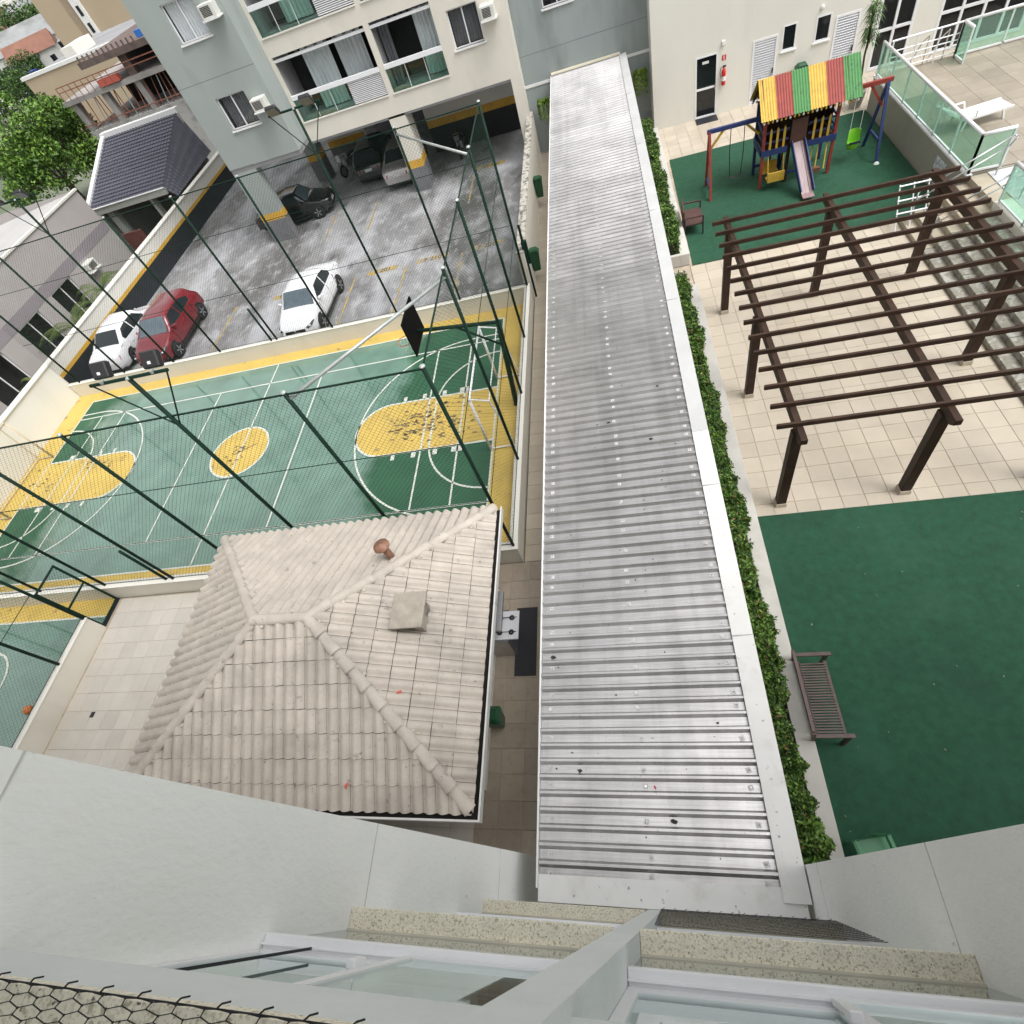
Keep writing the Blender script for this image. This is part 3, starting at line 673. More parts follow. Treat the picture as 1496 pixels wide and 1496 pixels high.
def panel_mesh():
    q = MB(); prof = []
    for i in range(5):
        y = i*.205
        prof += [(y,0),(y+.102,0),(y+.140,.050),(y+.172,.050),(y+.2,0)]
    prof += [(5*.205+.004,.0)]
    rows = []
    for x in (RX0, (RX0+RX1)/2-.15, (RX0+RX1)/2+.1, RX1):
        rows.append([(x, y, z) for y, z in prof])
    q.grid(rows)
    me = bpy.data.meshes.new('roof_panel'); me.from_pydata(q.v, [], q.f); me.materials.append(m_metal); me.update(); return me
ME_P = panel_mesh()
for k in range(NP):
    piece('roof_panel', ME_P, (0, .02+k*PW, RZ + jit(.002)), wr, (jit(.0015), 0, jit(.0008)))
pads = MB(); heads = MB()
for k in range(NP):
    for i in (0,1,3):
        for x in (-1.69,-.4,.94):
            y = .02+k*PW+i*.205+.046+jit(.012); xx = x+jit(.015); a = jit(.3)
            m_ = Matrix.Translation((xx,y,RZ+.007)) @ Matrix.Rotation(a,4,'Z'); pads.obox(m_, .062,.062,.006)
            heads.tube((xx+jit(.008),y,RZ+.01),(xx,y,RZ+.02),.012,6)
pads.build('fixing_pads', mat('worn_pad', (.55,.54,.53), .6, .2, 20), wr, kind='stuff'); heads.build('fixing_screws', m_steel, wr, kind='stuff')
m_flash = mat("white_flashing", (.72,.71,.69), .45, .05, 2, stain=[((.55,.53,.5), .6, 3, .56, .72), ((.2,.19,.18), .8, 12, .66, .70)])
fl = MB(); pr = [(1.05,2.85),(1.05,2.875),(1.34,2.9),(1.345,2.6)]
fl.grid([[(x+.006, -.1, z) for x, z in pr], [(x, 7.2, z) for x, z in pr]]); fl.build('side_flashing', m_flash, wr)
m_flash2 = mat("grey_flashing", (.48,.48,.475), .5, .08, 1.5)
fl = MB(); fl.grid([[(x, 7.2, z+.004) for x, z in pr], [(x, 17.4, z+.004) for x, z in pr], [(x, 28.6, z+.004) for x, z in pr]]); fl.build('side_flashing', m_flash2, wr)
for y in (3.1,5.9,11.4,15.6,19.9,24.2): MB().box(1.055,1.347,y,y+.012,2.6,2.905).build('flashing_seam', m_flash2, wr)
MB().box(-1.87,-1.845,-.1,28.65,2.62,2.86).build('gutter_edge', m_white, wr)
MB().box(RX0,1.3,-.24,.05,2.84,2.855).build('end_flashing', m_flash, wr)
MB().box(RX0,1.1,28.62,28.88,2.86,2.9).build('end_flashing', mat("cream_flashing", (.62,.58,.46), .6, .08), wr)
MB().box(RX0+.05,1.0,0,28.6,2.5,2.56).build('ceiling_lining', mat("roof_lining", (.4,.4,.4), .8), wr)
for y in (1.5,5.5,9.5,13.5,17.5,21.5,25.5):
    for x in (-1.7,1.15): MB().box(x-.05,x+.05,y-.05,y+.05,0,2.5).build('post', m_white, wr)
# debris on the roof
for i in range(85):
    x, y = R0.uniform(-1.7,1.0), R0.choice([R0.uniform(.2,9), R0.uniform(.2,26)])
    s = R0.uniform(.006,.018) if i > 9 else R0.uniform(.022,.042)
    yy = .02 + math.floor((y-.02)/.205)*.205 + R0.uniform(.02,.08)
    tag(MB().prism([(x+s*R0.uniform(.45,1.35)*math.cos(2*PI*k_/7), yy+s*R0.uniform(.35,1.0)*math.sin(2*PI*k_/7), RZ+.003) for k_ in range(7)], (0,0,s*.35)).build('dried_leaf', mat("dry_leaf", (.05,.045,.04), .9, .3, 20, rnd=.4)), 'dark dried leaf bit lying on the metal walkway roof', 'leaf', 'leaf bits on the metal roof')
tag(MB().bar((-.275,1.10,2.812),(-.26,1.06,2.812),.022,.008).build('red_petal', mat("petal_red", (.5,.03,.08), .6)), 'tiny crimson petal on the metal walkway roof', 'petal')

# ================================================================ barbecue pavilion with tiled hip roof
kx0, kx1, ky0, ky1, kz = -9.55, -2.98, .80, 6.2, 2.5
rx0, rx1, ry, rz = -6.75, -5.72, 3.46, 3.78
kio = thing('barbecue_pavilion', 'small pavilion with a beige clay-tile hip roof beside the metal walkway roof', 'pavilion', ((kx0+kx1)/2, ry, 0))
m_rtile = mat("beige_roof_tile", (.485,.435,.38), .75, .10, 3, bump=.1, bscale=50, rnd=.06, fine=.05, stain=[((.30,.27,.24), .6, 1.0, .5, .72), ((.2,.18,.16), .7, 5, .62, .72), ((.08,.07,.06), .85, 13, .66, .72)])
MB().box(kx0+.6,kx1-.55,ky0+.55,ky1-.6,0,2.42).build('wall', m_annex, kio)
def plane_pts(i):
    e = [(kx0,ky0,kz),(kx1,ky0,kz),(kx1,ky1,kz),(kx0,ky1,kz)]; r0 = (rx0,ry,rz); r1 = (rx1,ry,rz)
    return [(e[0],e[1],r1,r0),(e[1],e[2],r1),(e[2],e[3],r0,r1),(e[3],e[0],r0)][i]
for i in range(4): 
    pts = [Vector(p)-Vector((0,0,.05)) for p in plane_pts(i)]
    MB().prism(pts, (0,0,-.04)).build('roof_deck', mat("roof_underlay", (.06,.05,.045), .9), kio)
TW, TL = .205, .385
def tile_bm(frac=1.0):
    n = 8; prof = []
    for k in range(n+1):
        u = k/n; x = .002 + u*(TW-.004)
        z = .008 if u < .16 else .006 + .066*math.sin(PI*(u-.16)/.84)**.75
        prof.append((x, z))
    top = [(x, .0, z+.022) for x, z in prof]; up = [(x, TL*frac-.008, z+.006) for x, z in prof]
    bot = [(x, .004, z-.03) for x, z in prof]; t2 = [(x, .0, z+.0221) for x, z in prof]
    q = MB(); q.grid([bot, top]); q.grid([t2, up]); return q
tiles_all = []
for face in range(4):
    P4 = plane_pts(face); A, B = Vector(P4[0]), Vector(P4[1]); U = (B-A).normalized(); Lw = (B-A).length
    Tp = Vector(P4[2]); V = (Tp-A) - U*((Tp-A).dot(U)); H_ = V.length; V.normalize(); N = U.cross(V)
    if N.z < 0: N = -N
    ul = (Vector(P4[-1])-A).dot(U); ur = (Tp-A).dot(U)
    rows = math.ceil(H_/TL); cols = math.ceil(Lw/TW)
    off = (Lw - cols*TW)/2
    for r in range(rows):
        for c in range(cols):
            u0 = off + c*TW; v0 = r*TL - .06
            lo = lambda v: ul*max(0,v)/H_; hi = lambda v: Lw - (Lw-ur)*max(0,v)/H_
            v1 = min(v0+TL, H_)
            if u0+TW < lo(v0)+.02 or u0 > hi(v0)-.02: continue
            inside = u0 >= lo(v1)-.01 and u0+TW <= hi(v1)+.01 and v0+TL <= H_+.02
            tiles_all.append((face, A, U, V, N, u0, v0, inside, ul, ur, Lw, H_))
def mesh_of(q, name='roof_tile'):
    me = bpy.data.meshes.new(name); me.from_pydata([tuple(p) for p in q.v], [], q.f); me.materials.append(m_rtile); me.update()
    me.polygons.foreach_set('use_smooth', [True]*len(me.polygons)); return me
ME_RT = mesh_of(tile_bm())
order = {0:0, 1:1, 3:2, 2:3}
tiles_all.sort(key=lambda t: (order[t[0]], t[6], t[5]))
rest = []; cnt = 0; Wk = WM[kio.name].inverted()
for (face, A, U, V, N, u0, v0, inside, ul, ur, Lw, H_) in tiles_all:
    Mx = Matrix((U, V, N)).transposed().to_4x4(); Mx.translation = A + U*(u0+jit(.0015)) + V*(v0+jit(.003)) + N*(.004+jit(.0012))
    if inside and cnt < 296:
        o = bpy.data.objects.new('roof_tile', ME_RT); COL.objects.link(o); o.parent = kio; o.matrix_local = Wk @ Mx; cnt += 1; continue
    bm = bmesh.new(); q = tile_bm(); vs = [bm.verts.new(Mx @ Vector(p)) for p in q.v]
    for f in q.f: bm.faces.new([vs[i] for i in f])
    if not inside:
        for (pu, du) in ((0, ul), (Lw, ur-Lw)):
            p0 = A + U*pu; d = (U*du + V*H_); nn = d.cross(N).normalized()
            inn = A + U*(Lw/2) + V*.1
            if (inn-p0).dot(nn) < 0: nn = -nn
            bmesh.ops.bisect_plane(bm, geom=bm.verts[:]+bm.edges[:]+bm.faces[:], plane_co=p0, plane_no=nn, clear_inner=True)
        bmesh.ops.bisect_plane(bm, geom=bm.verts[:]+bm.edges[:]+bm.faces[:], plane_co=A+V*(H_+.01), plane_no=-V, clear_inner=True)
    if bm.faces:
        bm.verts.index_update()
        rest.append(([tuple(v.co) for v in bm.verts], [tuple(v.index for v in f.verts) for f in bm.faces]))
    bm.free()
q = MB()
for vs, fs in rest: q.add(vs, fs)
q.build('roof_tiles_cut_and_far', m_rtile, kio, smooth=True, fix=False, kind='stuff')
# hip and ridge caps
def caps(p, q_, n):
    p = Vector(p); q_ = Vector(q_); d = (q_-p); L_ = d.length; d.normalize(); x = d.cross(Vector((0,0,1))).normalized(); z = x.cross(d)
    for i in range(n):
        a = p + d*(L_*i/n - .03); b = p + d*(L_*(i+1)/n + .03)
        rows = []
        for c, r, lift in ((a,.108,.03),(a + d*.05,.108,.03),(b,.092,.0)):
            rows.append([c + x*(r*math.cos(t)) + z*(r*.75*math.sin(t)+lift+.01) for t in [PI*k/8 for k in range(9)]])
        MB().grid(rows).build('ridge_cap', m_rtile, kio, smooth=True)
        for s in (-1,1):
            if R0.random() < .8:
                c = p + d*(L_*(i+.5)/n) + x*s*.11 + Vector((0,0,-.0)); MB().sphere(c, .045, 7, 5, .6).build('mortar', m_rtile, kio, smooth=True)
for e_, r_ in (((kx0,ky0,kz),(rx0,ry,rz)),((kx1,ky0,kz),(rx1,ry,rz)),((kx1,ky1,kz),(rx1,ry,rz)),((kx0,ky1,kz),(rx0,ry,rz))): caps(e_, r_, 10)
caps((rx0,ry,rz),(rx1,ry,rz), 3)
# gutter along the eaves
m_gut = mat("white_gutter", (.62,.61,.59), .5, .08, 3, stain=[((.2,.18,.16), .6, 4, .6, .75)])
for (x0,x1,y0,y1) in ((kx1-.01,kx1+.14,ky0-.14,ky1+.05),(kx0-.05,kx1-.012,ky0-.14,ky0+.02)):
    MB().box(x0,x1,y0,y1,kz-.14,kz-.12).build('gutter_bed', mat('gutter_dark', (.018,.016,.014), .9, .3, 6), kio)  # near-black bed fills the gap between tile ends and gutter lip
MB().box(kx1+.14,kx1+.168,ky0-.168,ky1+.05,kz-.14,kz-.0).build('gutter', m_gut, kio)
MB().box(kx0-.05,kx1+.138,ky0-.168,ky0-.14,kz-.14,kz-.0).build('gutter', m_gut, kio)
MB().box(kx0,kx1-.02,ky0+.03,ky0+.06,kz-.2,kz-.02).build('fascia', m_wood, kio)
MB().box(kx1-.07,kx1-.04,ky0+.06,ky1,kz-.2,kz-.02).build('fascia', m_wood, kio)
# chimney box and cowl
def roof_z(x, y):
    return min(kz+(y-ky0)*(rz-kz)/(ry-ky0), kz+(ky1-y)*(rz-kz)/(ky1-ry), kz+(x-kx0)*(rz-kz)/(rx0-kx0), kz+(kx1-x)*(rz-kz)/(kx1-rx1))
ch = MB().box(-4.28,-3.86,3.42,3.90,2.9,3.32).build('chimney', mat("sooty_mortar", (.34,.31,.27), .9, .15, 5, bump=.2, bscale=40, stain=[((.06,.05,.05), .8, 4, .5, .66)]), kio)
MB().box(-4.37,-3.77,3.33,3.99,3.35,3.40).build('chimney_cap', mat("mortar_slab", (.36,.32,.27), .9, .15, 5, bump=.2, bscale=40), ch, bevel=.01)
m_rust = mat("rusty_tin", (.28,.15,.10), .6, .35, 8, metal=.4)
ch = MB().tube((-4.68,4.85,3.0),(-4.68,4.85,3.55),.07,10).build('flue', m_rust, kio, smooth=True)
MB().lathe([(.16,.0),(.155,.02),(.05,.07),(0.0,.085)], (-4.70,4.86,3.60), 14).build('flue_cowl', m_rust, ch, smooth=True)
for x, y, a in ((-4.1,2.35,.2),(-4.95,1.05,1.2)):
    tag(MB().obox(Matrix.Translation((x,y,roof_z(x,y)+.125)) @ Matrix.Rotation(a,4,'Z'), .08,.035,.012).build('red_wrapper', mat("wrapper_red", (.55,.08,.06), .5), origin=(x,y,roof_z(x,y)+.118)), 'scrap of red plastic wrapper on the beige tiled roof', 'wrapper', 'red scraps on the tiled roof')
# kitchen side: counter, stove, mat, bin
t = thing('stove', 'stainless steel cooker with open hood beside the black floor mat', 'stove', (-3.2,4.4,0))
MB().box(-3.53,-3.02,4.0,4.72,0,.82).build('oven', m_steel, t, bevel=.01)
MB().prism([(-3.53,3.98,1.62),(-2.98,3.98,1.5),(-2.98,3.98,1.42),(-3.53,3.98,1.42)], (0,.85,0)).build('hood', m_steel, t)
MB().box(-3.5,-2.80,4.05,4.68,.82,.85).build('hob', mat("enamel_white", (.7,.71,.74), .25, .05), t, bevel=.005)
for x in (-3.2,-2.95):
    for y in (4.2,4.52): MB().lathe([(.02,0),(.06,.005),(.06,.02),(.02,.03)], (x,y,.85), 10).build('burner', m_black, t)
for y in (4.2,4.52): MB().box(-3.3,-2.84,y-.006,y+.006,.88,.892).build('grate', m_black, t)
tag(MB().box(-3.08,-2.60,3.55,5.12,0.002,.02).build('floor_mat', m_black), 'black rubber mat on the tiles by the cooker', 'floor mat')
# ================================================================ bins
def litter_bin(name, label, x, y, z, s, h, group=None, rz=0):
    t = thing(name, label, 'bin', (x,y,z), rz, group)
    b = MB()
    def rr(w_, d, zz, n=4):
        return [(sx*w_*.5 - sx*.03*(1-c), sy*d*.5 - sy*.03*(1-c2), zz) for sx, sy, c, c2 in ((-1,-1,1,0),(-1,-1,0,1),(1,-1,0,1),(1,-1,1,0),(1,1,1,0),(1,1,0,1),(-1,1,0,1),(-1,1,1,0))]
    rows = [rr(s*.72,s*.62,0), rr(s,s*.85,h*.78), rr(s,s*.85,h*.8)]
    b.grid([r + [r[0]] for r in rows]); b.poly(rows[0]); b.build('body', m_bin, t, local=True)
    l = MB(); r2 = [rr(s*1.06,s*.9,h*.79), rr(s*1.06,s*.9,h*.86), rr(s*.7,s*.55,h)]
    l.grid([r + [r[0]] for r in r2]); l.poly(r2[-1]); l.build('lid', m_bin, t, local=True)
    MB().box(-s*.4,s*.4,-s*.47,-s*.44,h*.87,h*.95).build('flap', mat("bin_flap", (.006,.04,.018), .5), t, local=True)
    return t
litter_bin('litter_bin', 'green litter bin on the walkway wall, opposite the court corner post', -2.78, 16.9+1.3, .42, .36, .78)
litter_bin('litter_bin', 'green litter bin on the walkway wall nearest the hanging fern', -2.76, 23.6, .42, .36, .78)
litter_bin('litter_bin', 'green litter bin with lid hung on the white pavilion wall', -3.30, 2.55, .25, .38, .66, rz=.0)
litter_bin('litter_bin', 'green litter bin on the pale wall behind the playhouse roof', 8.1, 27.6, .3, .42, .78)

# ================================================================ leaves
def leaf_mat(name, c, var=.5):
    m = mat(name, c, .45, var, 9, fine=.25, bscale=35); 
    m.node_tree.nodes["Principled BSDF"].inputs['Specular IOR Level'].default_value = .35
    return m
def leaves(mb, pts, size, flat=.4, rr=R0):
    for p in pts:
        s = size*rr.uniform(.6,1.3); n = Vector((rr.gauss(0,1),rr.gauss(0,1),rr.gauss(0,1)+flat)).normalized()
        u = n.orthogonal().normalized(); u.rotate(Matrix.Rotation(rr.uniform(0,6.28),3,n)); v = n.cross(u)
        P0 = Vector(p); k = len(mb.v)
        mb.v += [tuple(P0-u*s), tuple(P0+v*s*.5+n*s*.12), tuple(P0+u*s), tuple(P0-v*s*.5+n*s*.12)]
        mb.f += [(k,k+1,k+2,k+3)]
m_hedge = leaf_mat("hedge_leaf", (.040,.090,.015)); m_hedge2 = leaf_mat("hedge_leaf_young", (.14,.24,.04)); m_soil = mat("planter_soil", (.05,.035,.022), .95, .3, 8)
def hedge(label, x0, x1, y0, y1, z0, z1, n, plab):
    pl = thing('planter', plab, 'planter', ((x0+x1)/2,(y0+y1)/2,0))
    MB().box(2.06,2.36,y0-.15,y1+.1,0,.40).build('planter_wall', mat("pale_cement", (.52,.50,.46), .85, .08, 2, bump=.1, bscale=30, stain=[((.32,.3,.26), .5, 1.3, .52, .75)]), pl, bevel=.008)
    MB().box(1.46,2.06,y0-.15,y0-.03,0,.40).build('planter_wall', mat("pale_cement", (.52,.50,.46)), pl, bevel=.008)
    MB().box(1.46,1.56,y0-.03,y1+.1,0,.34).build('planter_wall', mat("pale_cement", (.52,.50,.46)), pl)
    MB().box(1.56,2.06,y0-.03,y1+.1,.05,.3).build('soil', m_soil, pl)
    h = thing('hedge', label, 'hedge', ((x0+x1)/2,(y0+y1)/2,z0))
    rr = random.Random(int(y0*10)); A, B = [], []
    bulge = lambda y: .05*math.sin(y*2.1)+.05*math.sin(y*5.3+1)+.04*math.sin(y*11)+.03*math.sin(y*23)
    for _ in range(n):
        y = rr.uniform(y0,y1); zt = z1 + bulge(y)*1.2; xt = x1 + bulge(y+3)
        side = rr.random()
        if side < .55: p = (rr.uniform(x0,xt), y, zt - abs(rr.gauss(0,.07)) + .05 + (.05 if rr.random() < .1 else 0))
        elif side < .9: p = (xt - abs(rr.gauss(0,.07)) + .05 + (.05 if rr.random() < .1 else 0), y, rr.uniform(z0+.05,zt))
        else: p = (rr.uniform(x0,xt), y, rr.uniform(z0+.1,zt))
        nb = math.sin(y*1.7)+math.sin(y*4.1+p[0]*9)
        (B if rr.random() < .24 + .2*(nb > .7) else A).append(p)
    q = MB(); leaves(q, A, .037, .9, rr); q.build('foliage', m_hedge, h, fix=False)
    q = MB(); leaves(q, B, .039, 1.4, rr); q.build('young_foliage', m_hedge2, h, fix=False)
    q = MB(); leaves(q, [A[i] for i in range(0, len(A), 37)], .05, 1.2, rr); q.build('dry_leaves', mat('dry_hedge_leaf', (.20,.13,.045), .7, .3, 9), h, fix=False)
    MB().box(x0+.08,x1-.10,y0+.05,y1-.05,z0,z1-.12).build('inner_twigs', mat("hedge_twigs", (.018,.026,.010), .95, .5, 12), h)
    q = MB()
    for i in range(int((y1-y0)*6)):
        y = y0+.1+i/6; q.tube((1.8+jit(.1),y,.28),(1.8+jit(.2),y+jit(.1),z1-.1),.012,4)
    q.build('stems', m_wood, h)
hedge('long clipped hedge beside the pergola and the slatted bench', 1.44, 1.94, .35, 15.35, .3, .88, 78000, 'long pale planter holding the clipped hedge beside the pergola')
hedge('short clipped hedge beside the playground mat', 1.44, 2.02, 17.3, 27.0, .3, .85, 30000, 'short pale planter beside the green playground mat')

# hanging ferns on the grey wall
m_fern = leaf_mat("fern_leaf", (.17,.27,.04))
def fern(label, x, y, z):
    t = thing('hanging_fern', label, 'plant', (x,y,z))
    MB().lathe([(.08,-.12),(.12,0),(.10,0)], (x,y,z), 10).build('pot', m_wood, t)
    rr = random.Random(int(x*10)+5); q = MB()
    for i in range(46):
        a = rr.uniform(0,6.28); l = rr.uniform(.35,.85); pts = []
        for k in range(9):
            s = k/8; r = .05+.22*math.sin(min(1,s*1.5)*PI/2)*rr.uniform(.9,1.1); pts.append((x+r*math.cos(a), y-abs(r*math.sin(a))*.8, z+.12*math.sin(s*3)-l*s*s))
        leaves(q, pts, .08, 0, rr)
    q.build('fronds', m_fern, t, fix=False)
fern('bright green fern hanging on the grey wall, car park side of the metal roof', -2.35, 28.6, 2.1)
fern('bright green fern hanging on the grey wall, playground side of the metal roof', 1.85, 28.6, 2.1)

# ================================================================ pergola
per = thing('pergola', 'dark brown wooden pergola with fifteen rafters over the tiled patio', 'pergola', (5.4,10.8,0))
def post(x, y, h=2.42):
    p = MB().box(x-.095,x+.095,y-.095,y+.095,.12,h).build('post', m_wood, per, bevel=.006)
    MB().box(x-.11,x+.11,y-.11,y+.11,0,.12).build('post_base', m_tile, p, bevel=.004)
for x in (2.98,5.42,7.86):
    for y in (7.26,10.77,14.36):
        if (x, y) == (5.42,10.77): continue
        post(x, y)
    MB().prism([(x-.06,6.85,2.50),(x-.06,6.95,2.42),(x-.06,14.85,2.42),(x-.06,14.95,2.5),(x-.06,14.95,2.62),(x-.06,6.85,2.62)], (.12,0,0)).build('beam', m_wood, per, bevel=.005)
for i in range(15):
    y = 7.24 + i*(14.60-7.24)/14 + jit(.012)
    m_ = Matrix.Translation((5.42, y, 2.665)) @ Matrix.Rotation(jit(.003),4,'Z')
    MB().obox(m_, 5.68, .056, .105).build('rafter', m_wood, per, bevel=.004)

# ================================================================ fences round the court
def strands(mb, A, U, L_, z0, z1, s=.105, r=.0024):
    A = Vector(A); U = Vector(U).normalized(); H_ = z1-z0; k = -H_
    while k < L_:
        for d in (1, -1):
            a, b = (k, k+H_) if d > 0 else (k+H_, k)
            za, zb = z0, z1
            pa, pb = a, b
            def at(u): return z0 + (u-a)/(b-a)*H_
            lo, hi = max(0, min(a,b)), min(L_, max(a,b))
            if hi-lo < .02: continue
            p = A + U*lo; p.z = at(lo); q_ = A + U*hi; q_.z = at(hi)
            mb.tube(p, q_, r, 3)
        k += s
    return mb
def fence(name, label, A, B, posts, z0, z1, wires, tall=()):
    A = Vector(A); B = Vector(B); U = (B-A).normalized(); L_ = (B-A).length
    t = thing(name, label, 'fence', tuple((A+B)/2 + Vector((0,0,z0))))
    strands(MB(), A, U, L_, z0+.03, z1).build('chain_link', m_wire, t, fix=False, kind='stuff')
    for i, s in enumerate(posts):
        p = A + U*s; h = z1 + .05
        for (ss, hh) in tall:
            if abs(ss-s) < .01: h = hh
        po = MB().tube((p.x,p.y,z0-.02),(p.x,p.y,h),.039,8).build('post', m_dgreen, t, smooth=True)
        MB().sphere((p.x,p.y,h), .052, 8, 5, .6).build('cap', m_galv, po)
    for z in wires:
        MB().tube((A.x,A.y,z),(B.x,B.y,z),.009 if z < z1-.01 else .018,4).build('wire', m_wire if z < z1-.01 else m_dgreen, t)
    return t
f1 = fence('chain_link_fence', 'tall green chain-link fence between the court and the tiled-roof pavilion', (-3.08,6.46,0), (-23.85,6.46,0), [0,2.5,4.87,7.4,9.9,12.35,14.85,17.3,19.8], .62, 6.05, (6.05,4.26,2.45,.68), tall=((4.87,6.95),))
f2 = fence('chain_link_fence', 'tall green chain-link fence between the court and the metal roofed walkway', (-3.08,6.52,0), (-3.08,16.92,0), [2.6,5.1,7.65], .62, 6.08, (6.08,4.26,2.45,.68))
f3 = fence('chain_link_fence', 'tall green chain-link fence between the court and the parked cars', (-3.08,16.98,0), (-23.85,16.98,0), [0,2.47,4.95,7.65,10.12,12.8,15.12,17.7,20.2], .64, 6.07, (6.07,4.75,2.75,.7), tall=((4.95,7.2),(15.12,7.25)))
f4 = fence('chain_link_fence', 'green chain-link fence along the terrace between gate and white facade', (-15.52,5.4,0), (-15.52,.3,0), [0,1.3,3.9], .66, 3.9, (3.9,2.2,.72))
MB().tube((-5.55,6.46,5.95),(-3.08,9.12,5.95),.032,8).build('corner_brace', m_galv, f1, smooth=True)
MB().tube((-5.55,16.98,5.95),(-3.08,14.17,5.95),.032,8).build('corner_brace', m_galv, f3, smooth=True)
MB().tube((-13.22,6.46,.6),(-13.22,6.46,2.2),.04,8).build('stub_post', m_dgreen, f1, smooth=True)
MB().tube((-13.45,16.98,.62),(-13.45,16.98,2.1),.04,8).build('stub_post', m_dgreen, f3, smooth=True)
# the court corner cabinet by the walkway
t = thing('pole_box', 'green double post with junction box at the corner of court and car park', 'junction box', (-3.0,17.2,.6))
MB().tube((-2.90,17.2,0),(-2.90,17.2,2.6),.04,8).build('pole', m_dgreen, t); MB().box(-2.98,-2.80,17.26,17.4,1.2,2.0).build('box', m_dgreen, t, bevel=.01)
# gate
t = thing('court_gate', 'dark green mesh gate at the corner of the beige terrace', 'gate', (-15.52,5.9,0))
q = MB()
for y in (5.46,6.30): q.tube((-15.52,y,.02),(-15.52,y,2.1),.035,8)
for z in (.06,1.15,2.08): q.tube((-15.52,5.46,z),(-15.52,6.30,z),.03,8)
q.build('frame', m_dgreen, t)
strands(MB(), (-15.52,5.46,0), (0,1,0), .84, .06, 2.08, .1, .0025).build('mesh', m_wire, t, fix=False, kind='stuff')
MB().box(-15.58,-15.46,5.43,6.34,0.003,.035).build('threshold', m_black, t)
# floodlights
def flood(label, x, y, z, face):
    t = thing('floodlight_bar', label, 'floodlight', (x,y,z))
    MB().tube((x-.8,y,z),(x+.8,y,z),.03,8).build('crossbar', m_dgreen, t)
    for s in (-1,1):
        MB().tube((x+s*.78,y,z),(x,y,z-1.15),.014,6).build('brace', m_dgreen, t)
        m_ = Matrix.Translation((x+s*.52,y+face*.16,z+.14)) @ Matrix.Rotation(-face*math.radians(38),4,'X')
        h = MB().obox(m_, .33,.11,.27).build('lamp_head', mat("lamp_black", (.02,.02,.022), .45), t, bevel=.02)
        MB().obox(m_ @ Matrix.Translation((0,face*.063,0)), .31,.004,.25).build('lens', mat("lamp_lens", (.10,.11,.13), .12), h)
        MB().obox(m_ @ Matrix.Translation((.0,-face*.064,-.05)), .06,.01,.045).build('white_glint', m_white, h)  # white patch painted in as a reflection on the lamp head
        MB().box(x+s*.52-.03,x+s*.52+.03,y-.03,y+.03,z,z+.05).build('bracket', m_galv, t)
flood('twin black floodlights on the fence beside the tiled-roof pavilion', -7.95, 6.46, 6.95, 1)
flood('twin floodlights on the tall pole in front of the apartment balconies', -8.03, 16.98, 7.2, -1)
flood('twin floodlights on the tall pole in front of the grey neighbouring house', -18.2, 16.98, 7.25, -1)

# ================================================================ basketball stand, goals, ball
t = thing('basketball_stand', 'green basketball stand with black backboard at the walkway end of the court', 'basketball hoop', (-3.38,11.85,0))
MB().tube((-3.40,11.85,.0),(-3.12,11.85,2.95),.075,10).build('post', m_dgreen, t, smooth=True)
MB().tube((-3.12,11.85,2.93),(-5.2,11.62,3.3),.05,10).build('arm', m_dgreen, t, smooth=True)
MB().tube((-3.2,11.85,2.2),(-4.2,11.72,3.1),.03,8).build('brace', m_dgreen, t)
bb = MB().box(-5.27,-5.23,11.0,12.2,3.0,3.95).build('backboard', mat("board_black", (.004,.004,.005), .7, .1, spec=.08), t)
MB().box(-5.275,-5.225,10.98,12.22,2.98,3.0).build('board_edge', m_black, bb)
q = MB(); c = Vector((-5.62,11.6,3.1)); q.path([c + Vector((.225*math.cos(a), .225*math.sin(a), 0)) for a in [2*PI*i/18 for i in range(19)]], .011, 6); q.tube((-5.4,11.6,3.1),(-5.27,11.6,3.1),.014,6); q.build('rim', mat("rim_orange", (.5,.14,.05), .5), t)
q = MB()
for i in range(12):
    for d in (1,-1):
        pts = [c + Vector((r*math.cos(2*PI*(i+d*.5*k)/12), r*math.sin(2*PI*(i+d*.5*k)/12), z)) for k, (r, z) in enumerate(((.225,0),(.19,-.11),(.15,-.22),(.13,-.33)))]
        q.path(pts, .003, 3)
q.build('net', m_white, t)
def goal(label, x, s, col):
    t = thing('futsal_goal', label, 'goal', (x,11.66,0)); y0, y1 = 10.16, 13.16
    for y in (y0,y1): MB().tube((x,y,0),(x,y,2.0),.04,8).build('post', col, t, smooth=True)
    MB().tube((x,y0-.04,2.0),(x,y1+.04,2.0),.04,8).build('crossbar', col, t, smooth=True)
    for y in (y0,y1):
        MB().path([(x,y,2.0),(x+s*.5,y,1.85),(x+s*.75,y,.05),(x,y,.05)], .022, 6).build('stay', col, t)
    MB().tube((x+s*.75,y0,.05),(x+s*.75,y1,.05),.022,6).build('ground_bar', col, t); MB().tube((x+s*.5,y0,1.85),(x+s*.5,y1,1.85),.016,6).build('back_bar', col, t)
goal('white futsal goal under the black basketball backboard', -4.08, 1, m_alu)
goal('cream futsal goal in front of the tall white boundary wall', -22.9, -1, mat("old_cream_tube", (.58,.48,.34), .5, .1))
t = thing('basketball', 'orange ball lying on the green court beside the terrace wall', 'ball', (-16.55,3.08,0))
MB().sphere((-16.55,3.08,.125), .12, 14, 10).build('ball', mat("ball_orange", (.50,.16,.05), .6), t, smooth=True)
MB().lathe([(.121,-.004),(.1215,.004)], (-16.55,3.08,.125), 20).build('seam', m_black, t)
tag(MB().box(-14.44,-14.32,2.88,3.02,.002,.012).build('floor_drain', m_black), 'small black floor drain in the beige terrace tiles', 'drain')
